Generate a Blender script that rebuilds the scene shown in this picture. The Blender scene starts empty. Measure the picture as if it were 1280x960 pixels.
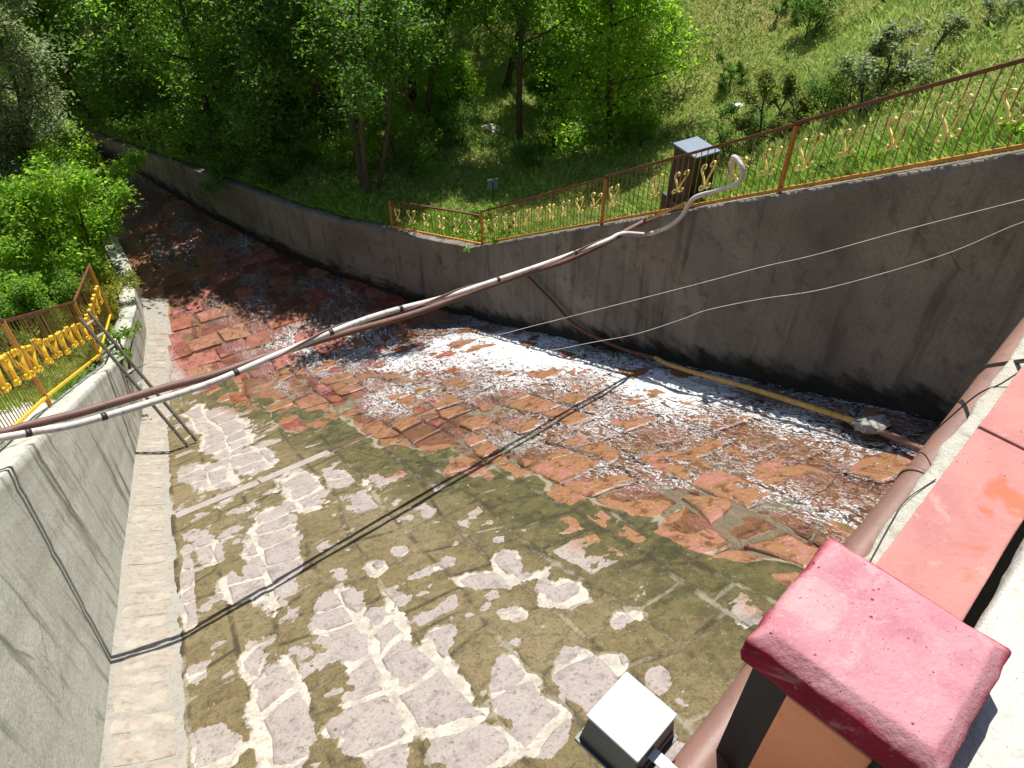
import bpy, bmesh, math, random
import numpy as np
from mathutils import Vector, Matrix

# ------------------------------------------------------------------ camera, sky, sun, exposure
scene = bpy.context.scene
cam_data = bpy.data.cameras.new('camera'); cam = bpy.data.objects.new('camera', cam_data)
scene.collection.objects.link(cam)
cam.location = (0, 0, 0); cam.rotation_euler = (math.radians(90 - 43), 0, 0)
cam_data.sensor_width = 36; cam_data.lens = 27.0; cam_data.clip_start = 0.05; cam_data.clip_end = 2000
scene.camera = cam
scene.render.resolution_x = 1024; scene.render.resolution_y = 768
SUN_AZ, SUN_EL = math.radians(6), math.radians(61)      # azimuth measured from +Y (camera heading) towards +X
world = bpy.data.worlds.new('World'); scene.world = world; world.use_nodes = True
wn = world.node_tree.nodes; wl = world.node_tree.links
sky = wn.new('ShaderNodeTexSky'); sky.sky_type = 'NISHITA'; sky.sun_disc = False
sky.sun_elevation = SUN_EL; sky.sun_rotation = SUN_AZ
sky.altitude = 900; sky.air_density = 1.0; sky.dust_density = 1.0
wl.new(sky.outputs[0], wn['Background'].inputs[0]); wn['Background'].inputs[1].default_value = 0.095
sd = bpy.data.lights.new('sun', 'SUN'); sd.energy = 5.0; sd.angle = math.radians(0.5); sd.color = (1, .955, .88)
sun = bpy.data.objects.new('sun', sd); scene.collection.objects.link(sun)
to_sun = Vector((math.sin(SUN_AZ) * math.cos(SUN_EL), math.cos(SUN_AZ) * math.cos(SUN_EL), math.sin(SUN_EL)))
sun.rotation_euler = to_sun.to_track_quat('Z', 'Y').to_euler()
sun.location = (10, 10, 40)
vs = scene.view_settings
vs.view_transform = 'Standard'; vs.look = 'None'; vs.gamma = 1; vs.use_curve_mapping = False
vs.exposure = 0.74
cy = scene.cycles; cy.transparent_max_bounces = 8; cy.max_bounces = 5; cy.diffuse_bounces = 3; cy.glossy_bounces = 2; cy.transmission_bounces = 3

rnd = random.Random(7); nrg = np.random.default_rng(7)

# ------------------------------------------------------------------ the chute's own frame: s runs down the chute, b to the right, z up
AZ = math.radians(-28.7)
SA = np.array([math.sin(AZ), math.cos(AZ), 0.0]); SB = np.array([math.cos(AZ), -math.sin(AZ), 0.0])
def W(s, b, z):
    s = np.asarray(s, float)[..., None]; b = np.asarray(b, float)[..., None]
    z = np.asarray(z, float)[..., None]
    return SA * s + SB * b + np.array([0, 0, 1.0]) * z
def WV(s, b, z): return Vector(W(s, b, z).tolist())
def sstep(x, a, c):
    t = np.clip((np.asarray(x, float) - a) / (c - a), 0, 1); return t * t * (3 - 2 * t)
def softplus(x, k=1.0): return np.logaddexp(0, np.asarray(x, float) / k) * k
def zbed(s):
    s = np.asarray(s, float); m = 18.5
    return -5.36 - .57 * s + .52 * softplus(s - m, .35)
R_S = [-8, 18.3, 20.9, 24.7, 29.9, 34.2, 37.3, 45, 55, 90]; R_B = [8.46, 8.46, 6.9, 4.7, 2.6, 1.1, .2, -3, -8, -28]
L_S = [-8, 6, 14, 18, 20.5, 22.9, 26, 30, 36, 45, 55, 90]; L_B = [-2.04, -2.04, -2.0, -1.92, -1.62, -1.1, -.9, -1.2, -3, -8, -13, -33]
def bR(s): return np.interp(s, R_S, R_B)
def bL(s): return np.interp(s, L_S, L_B)
RT_S = [-8, 2.0, 18.2, 19.4, 21.1, 22.9, 26.2, 30, 33.2, 38, 55, 90]; RT_Z = [-2.4, -2.4, -12.98, -13.19, -13.4, -13.7, -13.96, -14.4, -14.95, -15.9, -16.9, -18.5]
LT_S = [-8, 1.3, 18, 20, 21.6, 23.5, 30, 55, 90]; LT_Z = [-2.3, -2.3, -13.1, -14.0, -14.6, -15.0, -15.3, -16.6, -18.3]
def zRT(s): return np.interp(s, RT_S, RT_Z)
def zLT(s): return np.interp(s, LT_S, LT_Z)

# ------------------------------------------------------------------ noise
def vnoise(x, y, seed=0):
    x = np.asarray(x, float); y = np.asarray(y, float)
    xi = np.floor(x).astype(np.int64); yi = np.floor(y).astype(np.int64)
    fx = x - xi; fy = y - yi; fx = fx * fx * (3 - 2 * fx); fy = fy * fy * (3 - 2 * fy)
    def h(i, j):
        n = (i * 374761393 + j * 668265263 + seed * 1442695041) & 0xffffffff
        n = ((n ^ (n >> 13)) * 1274126177) & 0xffffffff
        n = n ^ (n >> 16)
        return (n & 0xffff) / 65535.0
    return (h(xi, yi) * (1 - fx) + h(xi + 1, yi) * fx) * (1 - fy) + (h(xi, yi + 1) * (1 - fx) + h(xi + 1, yi + 1) * fx) * fy
def fbm(x, y, scale=1.0, octv=4, seed=0, gain=.5):
    t = 0; a = 1; n = 0
    for o in range(octv):
        t = t + a * vnoise(np.asarray(x) * scale * 2 ** o + 17.3 * o, np.asarray(y) * scale * 2 ** o - 9.1 * o, seed + o)
        n += a; a *= gain
    return t / n * 2 - 1

# ------------------------------------------------------------------ node helper
class NB:
    def __init__(self, name):
        self.m = bpy.data.materials.new(name); self.m.use_nodes = True
        self.t = self.m.node_tree; self.n = self.t.nodes; self.l = self.t.links
        self.bsdf = self.n['Principled BSDF']; self.out = self.n['Material Output']
    def new(self, t, **k):
        nd = self.n.new(t)
        for a, v in k.items(): setattr(nd, a, v)
        return nd
    def set(self, sock, v):
        if isinstance(v, bpy.types.NodeSocket): self.l.new(v, sock)
        elif isinstance(v, (tuple, list)):
            sock.default_value = (*v, 1) if (len(v) == 3 and sock.type == 'RGBA') else v
        else: sock.default_value = v
    def pos(self): return self.new('ShaderNodeNewGeometry').outputs['Position']
    def island(self): return self.new('ShaderNodeNewGeometry').outputs['Random Per Island']
    def objrand(self): return self.new('ShaderNodeObjectInfo').outputs['Random']
    def attr(self, name): return self.new('ShaderNodeAttribute', attribute_name=name).outputs['Fac']
    def chute(self, ks=1.0, kb=1.0, kz=1.0):
        p = self.pos()
        d1 = self.new('ShaderNodeVectorMath', operation='DOT_PRODUCT'); self.l.new(p, d1.inputs[0]); d1.inputs[1].default_value = (SA * ks).tolist()
        d2 = self.new('ShaderNodeVectorMath', operation='DOT_PRODUCT'); self.l.new(p, d2.inputs[0]); d2.inputs[1].default_value = (SB * kb).tolist()
        d3 = self.new('ShaderNodeVectorMath', operation='DOT_PRODUCT'); self.l.new(p, d3.inputs[0]); d3.inputs[1].default_value = (0, 0, kz)
        c = self.new('ShaderNodeCombineXYZ')
        self.l.new(d1.outputs['Value'], c.inputs[0]); self.l.new(d2.outputs['Value'], c.inputs[1]); self.l.new(d3.outputs['Value'], c.inputs[2])
        return c.outputs[0], d1.outputs['Value'], d2.outputs['Value']
    def noise(self, vec, scale, detail=4, rough=.55, dist=0):
        nd = self.new('ShaderNodeTexNoise'); self.l.new(vec, nd.inputs['Vector'])
        nd.inputs['Scale'].default_value = scale; nd.inputs['Detail'].default_value = detail
        nd.inputs['Roughness'].default_value = rough; nd.inputs['Distortion'].default_value = dist
        return nd.outputs['Fac']
    def voro(self, vec, scale, feature='F1', out='Distance'):
        nd = self.new('ShaderNodeTexVoronoi', feature=feature); self.l.new(vec, nd.inputs['Vector']); nd.inputs['Scale'].default_value = scale
        return nd.outputs[out]
    def math(self, op, a, b=None, clamp=False):
        nd = self.new('ShaderNodeMath', operation=op); nd.use_clamp = clamp
        self.set(nd.inputs[0], a)
        if b is not None: self.set(nd.inputs[1], b)
        return nd.outputs[0]
    def lin(self, a, k, c): return self.math('ADD', self.math('MULTIPLY', a, k), c)
    def rng(self, v, a, b, c=0.0, d=1.0):
        nd = self.new('ShaderNodeMapRange'); nd.interpolation_type = 'SMOOTHSTEP'; self.set(nd.inputs[0], v)
        nd.inputs[1].default_value = a; nd.inputs[2].default_value = b; nd.inputs[3].default_value = c; nd.inputs[4].default_value = d
        return nd.outputs[0]
    def mix(self, f, a, b, mode='MIX'):
        nd = self.new('ShaderNodeMix', data_type='RGBA', blend_type=mode)
        self.set(nd.inputs[0], f); self.set(nd.inputs[6], a); self.set(nd.inputs[7], b)
        return nd.outputs[2]
    def ramp(self, f, stops):
        nd = self.new('ShaderNodeValToRGB'); self.l.new(f, nd.inputs[0]); e = nd.color_ramp.elements
        while len(e) < len(stops): e.new(.5)
        for x, (p, c) in zip(e, stops): x.position = p; x.color = (*c, 1)
        return nd.outputs[0]
    def bump(self, h, strength=.5, dist=.02):
        nd = self.new('ShaderNodeBump'); self.l.new(h, nd.inputs['Height']); nd.inputs['Strength'].default_value = strength; nd.inputs['Distance'].default_value = dist
        self.l.new(nd.outputs[0], self.bsdf.inputs['Normal']); return nd.outputs[0]
    def fin(self, col=None, rough=.8, spec=.3, metal=0):
        if col is not None: self.set(self.bsdf.inputs['Base Color'], col)
        self.set(self.bsdf.inputs['Roughness'], rough); self.set(self.bsdf.inputs['Specular IOR Level'], spec); self.set(self.bsdf.inputs['Metallic'], metal)
        return self.m

# ------------------------------------------------------------------ mesh helpers
COL = scene.collection
def link(o, parent=None):
    COL.objects.link(o)
    if parent is not None: o.parent = parent
    return o
def tag(o, label=None, cat=None, group=None, kind=None):
    if label: o['label'] = label
    if cat: o['category'] = cat
    if group: o['group'] = group
    if kind: o['kind'] = kind
    return o
def empty(name, loc=(0, 0, 0), rz=0, scale=1):
    o = bpy.data.objects.new(name, None); o.empty_display_size = .2; COL.objects.link(o)
    o.location = loc; o.rotation_euler = (0, 0, rz); o.scale = (scale,) * 3
    return o
def np_mesh(name, V, Q, smooth=False, attrs=None):
    """V (n,3), Q (m,k) array of equal-sized faces"""
    me = bpy.data.meshes.new(name); V = np.ascontiguousarray(V, np.float32); Q = np.ascontiguousarray(Q, np.int32)
    m, k = Q.shape
    me.vertices.add(len(V)); me.vertices.foreach_set('co', V.ravel())
    me.loops.add(m * k); me.loops.foreach_set('vertex_index', Q.ravel())
    me.polygons.add(m); me.polygons.foreach_set('loop_start', np.arange(0, m * k, k, dtype=np.int32))
    me.polygons.foreach_set('use_smooth', np.full(m, smooth, bool))
    me.update(calc_edges=True)
    if attrs:
        for nme, a in attrs.items():
            at = me.attributes.new(nme, 'FLOAT', 'POINT'); at.data.foreach_set('value', np.ascontiguousarray(a, np.float32).ravel())
    return me
def grid_mesh(name, P, smooth=True, attrs=None, keep=None):
    """P (n,m,3)"""
    n, m = P.shape[:2]; i = np.arange(n * m).reshape(n, m)
    Q = np.stack([i[:-1, :-1], i[:-1, 1:], i[1:, 1:], i[1:, :-1]], -1).reshape(-1, 4)
    V = P.reshape(-1, 3)
    if keep is not None:
        k = keep.reshape(-1); Q = Q[k[Q].any(1)]
        used = np.zeros(len(V), bool); used[Q.ravel()] = True
        re = np.cumsum(used) - 1; V = V[used]; Q = re[Q]
        if attrs: attrs = {a: v.reshape(-1)[used] for a, v in attrs.items()}
    return np_mesh(name, V, Q, smooth, attrs)
def mobj(name, me, mat, parent=None):
    o = bpy.data.objects.new(name, me)
    if mat is not None and not me.materials: me.materials.append(mat)
    return link(o, parent)
class MB:
    """collects shapes for ONE mesh"""
    def __init__(self): self.v = []; self.f = []; self.sm = []
    def add(self, vs, fs, smooth=False):
        k = len(self.v); self.v += [tuple(x) for x in vs]; self.f += [tuple(i + k for i in f) for f in fs]; self.sm += [smooth] * len(fs)
    def beam(self, p0, p1, w, h, up=Vector((0, 0, 1)), bev=0.0):
        p0 = Vector(p0); p1 = Vector(p1); d = (p1 - p0).normalized()
        if abs(d.dot(up)) > .99: up = Vector((0, 1, 0))
        r = d.cross(up).normalized(); u = r.cross(d).normalized()
        if bev <= 0: prof = [(-w/2, -h/2), (w/2, -h/2), (w/2, h/2), (-w/2, h/2)]
        else:
            b = bev; prof = [(-w/2+b, -h/2), (w/2-b, -h/2), (w/2, -h/2+b), (w/2, h/2-b), (w/2-b, h/2), (-w/2+b, h/2), (-w/2, h/2-b), (-w/2, -h/2+b)]
        n = len(prof); vs = [p + r * x + u * y for p in (p0, p1) for x, y in prof]
        fs = [(i, (i+1) % n, n + (i+1) % n, n + i) for i in range(n)] + [tuple(range(n-1, -1, -1)), tuple(range(n, 2*n))]
        self.add(vs, fs)
    def tube(self, pts, rad, sides=8, cap=True, smooth=True):
        pts = [Vector(p) for p in pts]; n = len(pts)
        if not hasattr(rad, '__len__'): rad = [rad] * n
        t0 = (pts[1] - pts[0]).normalized(); ref = Vector((0, 0, 1)) if abs(t0.z) < .9 else Vector((1, 0, 0))
        r = t0.cross(ref).normalized(); vs = []
        for i, p in enumerate(pts):
            t = (pts[min(i+1, n-1)] - pts[max(i-1, 0)]).normalized()
            r = (r - t * r.dot(t)).normalized(); u = t.cross(r)
            for k in range(sides):
                a = 2 * math.pi * k / sides; vs.append(p + (r * math.cos(a) + u * math.sin(a)) * rad[i])
        fs = [(i*sides+k, i*sides+(k+1) % sides, (i+1)*sides+(k+1) % sides, (i+1)*sides+k) for i in range(n-1) for k in range(sides)]
        k0 = len(self.v); self.add(vs, fs, smooth)
        if cap: self.add([], []); self.f += [tuple(k0 + k for k in range(sides-1, -1, -1)), tuple(k0 + (n-1)*sides + k for k in range(sides))]; self.sm += [False, False]
    def mesh(self, name):
        me = bpy.data.meshes.new(name); me.from_pydata(self.v, [], self.f); me.polygons.foreach_set('use_smooth', self.sm); me.update(); return me
    def build(self, name, mat, parent=None): return mobj(name, self.mesh(name), mat, parent)
def spline(pts, n=12):
    """Catmull-Rom through pts"""
    P = [Vector(p) for p in pts]; P = [P[0] * 2 - P[1]] + P + [P[-1] * 2 - P[-2]]; out = []
    for i in range(1, len(P) - 2):
        for k in range(n):
            t = k / n; a, b, c, d = P[i-1], P[i], P[i+1], P[i+2]
            out.append(.5 * (2*b + (c - a)*t + (2*a - 5*b + 4*c - d)*t*t + (3*b - a - 3*c + d)*t**3))
    out.append(P[-2]); return out

# ------------------------------------------------------------------ materials
def m_concrete(name, c1, c2, c3, stain, sc=1.0, streak=.6, bump=.6, wetline=None):
    n = NB(name); v, s_, b_ = n.chute(); vz, _, _ = n.chute(1.6, 1.6, .16)
    big = n.noise(v, .55 * sc, 5, .6, .4); fine = n.noise(v, 22 * sc, 4, .7); mid = n.noise(v, 3.2 * sc, 4, .62, .3)
    drip = n.noise(vz, 2.1 * sc, 4, .65, .2)
    col = n.mix(n.rng(big, .3, .7), c1, c2)
    col = n.mix(n.rng(mid, .52, .72, 0, .75), col, c3)
    col = n.mix(n.rng(drip, .5, .72, 0, streak), col, stain)
    col = n.mix(n.rng(fine, .35, .7, 0, .35), col, n.mix(.5, c3, stain))
    pit = n.voro(v, 9 * sc); col = n.mix(n.rng(pit, .03, .07, .6, 0), col, stain)
    ck = n.voro(n.chute(.5, .5, .5)[0], 1.0, 'DISTANCE_TO_EDGE'); col = n.mix(n.math('MULTIPLY', n.rng(n.math('ADD', ck, n.lin(mid, .05, -.025)), .0, .006, 1, 0), n.rng(big, .5, .62, 0, .5)), col, stain)
    if wetline is not None:        # algae and soot line rising from the water, with a ragged edge
        at = n.attr('rise'); edge = n.math('ADD', at, n.lin(n.noise(n.chute(.6, .6, 1.5)[0], 2.0, 4, .65), -1.1, .55))
        col = n.mix(n.rng(edge, .25, .62, .93, 0), col, wetline)
    h = n.math('ADD', n.math('MULTIPLY', fine, .5), n.math('ADD', n.math('MULTIPLY', mid, 1.2), n.rng(pit, .03, .08)))
    n.bump(h, bump, .02)
    return n.fin(col, n.rng(mid, .3, .7, .75, .95), .25)
M = {}
M['wall_left'] = m_concrete('pale_board_marked_concrete', (0.400, 0.400, 0.335), (0.487, 0.482, 0.418), (0.331, 0.335, 0.269), (0.087, 0.087, 0.065), 1.0, .9)
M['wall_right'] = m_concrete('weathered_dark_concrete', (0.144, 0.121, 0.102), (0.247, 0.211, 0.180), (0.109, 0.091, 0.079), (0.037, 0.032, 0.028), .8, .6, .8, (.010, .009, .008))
M['white_conc'] = m_concrete('crumbling_cream_concrete', (0.472, 0.446, 0.367), (0.512, 0.492, 0.433), (0.394, 0.367, 0.276), (0.144, 0.131, 0.085), 9.0, .35, .8)
M['deck'] = m_concrete('deck_screed', (0.432, 0.418, 0.362), (0.488, 0.474, 0.432), (0.348, 0.341, 0.293), (0.174, 0.167, 0.139), 4.0, .3, .6)
M['kerb'] = m_concrete('kerb_mortar', (0.280, 0.259, 0.224), (0.315, 0.295, 0.254), (0.213, 0.188, 0.153), (0.102, 0.092, 0.066), 3.0, .4, .8)

def wet_factor(n, amp=1.2, lo=-1.25, hi=-.65):
    v, s_, b_ = n.chute()
    w = n.math('ADD', n.math('ADD', b_, -5.4), n.math('MULTIPLY', s_, .24))
    nz = n.noise(v, 1.1, 5, .6)
    w = n.math('ADD', w, n.lin(nz, amp, -amp / 2))
    return v, n.rng(w, lo, hi)

def m_stone(name):
    n = NB(name); v, wet = wet_factor(n)
    r = n.island()
    dry = n.ramp(r, [(0, (.29, .238, .21)), (.35, (.34, .29, .262)), (.7, (.265, .225, .205)), (1, (.36, .298, .255))])
    red = n.ramp(r, [(0, (0.221, 0.051, 0.034)), (.2, (0.246, 0.086, 0.037)), (.4, (0.197, 0.041, 0.033)), (.58, (0.246, 0.123, 0.057)), (.78, (0.295, 0.094, 0.078)), (1, (0.156, 0.041, 0.023))])
    fine = n.noise(v, 28, 4, .7); mid = n.noise(v, 5.5, 4, .65, .4); blot = n.noise(v, 2.2, 5, .6, .5)
    dry = n.mix(n.rng(mid, .45, .75, 0, .55), dry, (0.098, 0.082, 0.070)); dry = n.mix(n.rng(blot, .5, .7, 0, .6), dry, (0.328, 0.295, 0.254)); dry = n.mix(n.rng(n.noise(v, 14, 3, .75), .55, .7, 0, .55), dry, (0.082, 0.066, 0.049))
    red = n.mix(n.rng(mid, .48, .66, 0, .8), red, (0.082, 0.025, 0.013)); red = n.mix(n.rng(blot, .52, .64, 0, .7), red, (0.328, 0.139, 0.115)); red = n.mix(n.rng(n.noise(v, 19, 3, .7), .58, .7, 0, .8), red, (0.410, 0.295, 0.221))
    moss = n.rng(n.noise(v, 1.6, 4, .68, .3), .60, .68, 0, .75); red = n.mix(moss, red, (.07, .075, .016))
    col = n.mix(wet, dry, red)
    col = n.mix(n.rng(fine, .4, .75, 0, .45), col, n.mix(.65, col, (.03, .02, .015)))
    n.bump(n.math('ADD', n.math('MULTIPLY', fine, .6), mid), .55, .02)
    return n.fin(col, n.lin(wet, -.5, .85), .35)
M['stone'] = m_stone('bed_stone')
def m_mortar():
    n = NB('bed_mortar'); v, wet = wet_factor(n)
    fine = n.noise(v, 30, 4, .7); mid = n.noise(v, 4.5, 4, .65)
    dry = n.mix(n.rng(mid, .35, .7), (0.425, 0.395, 0.340), (0.323, 0.289, 0.238)); dry = n.mix(n.rng(fine, .5, .8, 0, .8), dry, (0.170, 0.145, 0.102)); dry = n.mix(n.rng(n.noise(v, 11, 4, .7), .52, .66, 0, .7), dry, (0.230, 0.196, 0.136))
    col = n.mix(wet, dry, n.mix(mid, (0.068, 0.025, 0.015), (0.204, 0.076, 0.043)))
    n.bump(n.math('ADD', fine, mid), .6, .02)
    return n.fin(col, .85, .25)
M['mortar'] = m_mortar()
def m_silt():
    n = NB('silt_and_algae_film'); v, s_, b_ = n.chute()
    w = n.math('ADD', n.math('ADD', b_, -5.4), n.math('MULTIPLY', s_, .24))
    w = n.math('ADD', w, n.lin(n.noise(v, 1.8, 5, .7), 2.0, -1.0))
    fine = n.noise(v, 34, 4, .75); mid = n.noise(v, 6, 4, .65, .5); big = n.noise(v, 1.5, 5, .6)
    kh = n.mix(n.rng(mid, .3, .7), (0.201, 0.153, 0.073), (0.141, 0.108, 0.046)); kh = n.mix(n.rng(big, .56, .7, 0, .4), kh, (0.097, 0.056, 0.027)); kh = n.mix(n.rng(n.noise(v, .7, 4, .6), .45, .65, 0, .55), kh, (0.246, 0.194, 0.108))
    ol = n.mix(n.rng(mid, .35, .7), (0.118, 0.098, 0.033), (0.068, 0.063, 0.017)); ol = n.mix(n.rng(n.noise(v, 2.6, 5, .7, .6), .47, .6, 0, .85), ol, (0.027, 0.032, 0.008))
    col = n.mix(n.rng(w, -1.9, -.6), kh, ol)
    col = n.mix(n.rng(n.noise(v, 9, 5, .8, .8), .5, .6, 0, .6), col, n.mix(.75, col, (.03, .025, .01))); col = n.mix(n.rng(n.attr('joint'), .2, .9, 0, n.rng(n.noise(v, 1.3, 3, .6), .42, .6, .15, .85)) if False else n.math('MULTIPLY', n.attr('joint'), n.rng(n.noise(v, 1.7, 4, .7), .40, .56, .15, .9)), col, (.035, .026, .012)); col = n.mix(n.rng(fine, .5, .66, 0, .8), col, (.07, .056, .025)); col = n.mix(n.rng(n.noise(v, 17, 5, .7), .63, .72, 0, .7), col, (.52, .47, .33))
    col = n.mix(n.rng(n.math('ADD', n.attr('thick'), n.lin(fine, .012, -.006)), .002, .011, .55, 0), col, (.40, .35, .25))
    n.bump(n.math('ADD', fine, n.math('MULTIPLY', mid, .8)), .9, .03)
    return n.fin(col, .7, .3)
M['silt'] = m_silt()
def m_farbed():
    n = NB('far_bed'); v, s_, b_ = n.chute(.5, 1, 1)
    fine = n.noise(v, 12, 4, .7); mid = n.noise(v, 2.2, 4, .65, .5)
    col = n.ramp(mid, [(.3, (.10, .045, .022)), (.5, (.24, .10, .045)), (.62, (.34, .17, .07)), (.75, (.42, .30, .18))])
    col = n.mix(n.rng(fine, .45, .75, 0, .6), col, (.04, .025, .015))
    n.bump(n.math('ADD', fine, mid), .9, .05); return n.fin(col, .35, .4)
M['farbed'] = m_farbed()
def m_water():
    n = NB('running_water'); v, s_, b_ = n.chute(1.0, 3.2, 1.0)
    fo = n.attr('foam')
    v2, _, _ = n.chute(1.0, 1.5, 1.0)
    f1 = n.noise(v, 2.3, 5, .7, 1.4); f2 = n.noise(v2, 6.5, 4, .72, 1.2); f3 = n.noise(v2, 30.0, 3, .8, .6)
    ridge = lambda x, g: n.math('SUBTRACT', 1.0, n.math('MULTIPLY', n.math('ABSOLUTE', n.math('SUBTRACT', x, .5)), g), True)
    k = n.math('ADD', n.math('ADD', n.math('MULTIPLY', ridge(f1, 6.0), .40), n.math('MULTIPLY', ridge(f2, 6.0), .28)), n.math('MULTIPLY', f3, .34))
    mask = n.rng(n.math('ADD', k, n.math('MULTIPLY', fo, .58)), .83, 1.06, 0, .93)
    dif = n.new('ShaderNodeBsdfDiffuse'); n.l.new(n.mix(n.rng(n.math('ADD', n.math('MULTIPLY', f2, .5), n.math('MULTIPLY', f3, .5)), .38, .6), (.58, .58, .58), (.85, .86, .86)), dif.inputs[0])
    tr = n.new('ShaderNodeBsdfTransparent'); tr.inputs[0].default_value = (.95, .93, .91, 1)
    gl = n.new('ShaderNodeBsdfGlossy'); gl.inputs['Roughness'].default_value = .12
    bm = n.new('ShaderNodeBump'); n.l.new(n.math('ADD', n.math('ADD', f1, n.math('MULTIPLY', f2, .7)), n.math('MULTIPLY', f3, .45)), bm.inputs['Height']); bm.inputs['Strength'].default_value = .9; bm.inputs['Distance'].default_value = .06
    for x in (dif, gl): n.l.new(bm.outputs[0], x.inputs['Normal'])
    fr = n.new('ShaderNodeFresnel'); fr.inputs['IOR'].default_value = 1.33; n.l.new(bm.outputs[0], fr.inputs['Normal'])
    m1 = n.new('ShaderNodeMixShader'); n.l.new(n.math('MULTIPLY', fr.outputs[0], .8), m1.inputs[0]); n.l.new(tr.outputs[0], m1.inputs[1]); n.l.new(gl.outputs[0], m1.inputs[2])
    m2 = n.new('ShaderNodeMixShader'); n.l.new(mask, m2.inputs[0]); n.l.new(m1.outputs[0], m2.inputs[1]); n.l.new(dif.outputs[0], m2.inputs[2])
    n.l.new(m2.outputs[0], n.out.inputs['Surface']); return n.m
M['water'] = m_water()
def m_paint(name, c, c2=None, rust=(.12, .045, .02), amt=.5, sc=14, rough=.55, metal=0, spec=.4, bump=.25):
    n = NB(name); p = n.pos(); a = n.noise(p, sc, 4, .68, .3); f = n.noise(p, sc * 7, 5, .7); g = n.noise(p, sc * .35, 4, .6)
    col = n.mix(n.rng(g, .3, .7), c, c2 or c); col = n.mix(n.rng(a, .58 - amt * .12, .78 - amt * .1, 0, amt), col, rust)
    col = n.mix(n.rng(f, .55, .8, 0, .3), col, rust)
    n.bump(n.math('ADD', a, n.math('MULTIPLY', f, .5)), bump, .01); return n.fin(col, rough, spec, metal)
M['rail_rust'] = m_paint('rusty_rail_paint', (0.102, 0.030, 0.015), (0.144, 0.045, 0.018), (0.030, 0.013, 0.009), .7)
M['post_orange'] = m_paint('rust_orange_paint', (.42, .16, .035), (.36, .125, .03), (.12, .04, .018), .6)
M['ochre'] = m_paint('ochre_paint', (.55, .26, .045), (.46, .2, .04), (.14, .05, .02), .6)
M['yellow'] = m_paint('yellow_paint', (.80, .52, .03), (.74, .44, .03), (.35, .14, .03), .45)
M['scroll'] = m_paint('pale_yellow_scroll_paint', (.82, .70, .28), (.78, .62, .18), (.3, .15, .05), .4)
M['balus'] = m_paint('thin_bar_paint', (.30, .17, .05), (.22, .10, .035), (.08, .035, .02), .6)
M['pipe'] = m_paint('brown_pipe_paint', (.20, .105, .08), (.16, .085, .065), (.08, .045, .035), .45, 9, .5)
M['cable_white'] = m_paint('dirty_white_sleeve', (0.561, 0.527, 0.493), (0.468, 0.425, 0.391), (0.136, 0.093, 0.076), .6, 12, .6)
M['cable_brown'] = m_paint('brown_sleeve', (.16, .08, .06), (.12, .06, .045), (.05, .03, .022), .5, 10, .55)
M['pole_yellow'] = m_paint('ochre_pole', (.55, .34, .08), (.44, .23, .05), (.12, .06, .02), .6, 8, .5)
M['wire'] = m_paint('pale_wire', (.62, .58, .5), (.5, .46, .4), (.3, .27, .22), .3, 12)
M['dark_metal'] = m_paint('dark_steel', (.045, .03, .026), (.03, .022, .02), (.07, .03, .02), .5, 10, .5)
M['ladder'] = m_paint('grey_weathered_wood', (.17, .15, .125), (.12, .105, .09), (.06, .05, .04), .6, 9, .8)
M['rung'] = m_paint('pale_rung_wood', (.60, .57, .50), (.5, .47, .4), (.25, .22, .18), .4, 12, .8)
M['beam'] = m_paint('beam_concrete', (0.302, 0.266, 0.238), (0.259, 0.223, 0.202), (0.144, 0.122, 0.101), .5, 6, .85)
M['beam_wet'] = m_paint('wet_beam', (.14, .075, .05), (.1, .05, .03), (.05, .025, .015), .6, 6, .4)
def m_pink():
    n = NB('worn_salmon_paint'); p = n.pos(); a = n.noise(p, 4, 5, .62, .5); f = n.noise(p, 55, 4, .72); g = n.noise(p, 13, 5, .7, .8); sp = n.math('ADD', n.voro(p, 42), n.lin(n.noise(p, 9, 3, .6), .6, -.25))
    col = n.mix(n.rng(a, .35, .65), (0.416, 0.196, 0.172), (0.368, 0.160, 0.148)); col = n.mix(n.rng(n.noise(p, 6, 4, .6, .4), .57, .68, 0, .75), col, (0.400, 0.116, 0.056))
    col = n.mix(n.rng(g, .56, .72, 0, .6), col, (0.464, 0.272, 0.232)); col = n.mix(n.rng(f, .58, .75, 0, .5), col, (0.224, 0.096, 0.080)); col = n.mix(n.rng(sp, .05, .12, .75, 0), col, (0.096, 0.048, 0.040))
    n.bump(n.math('ADD', n.math('ADD', g, f), n.rng(sp, .05, .15)), .45, .006); return n.fin(col, .92, .12)
M['pink'] = m_pink()
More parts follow.
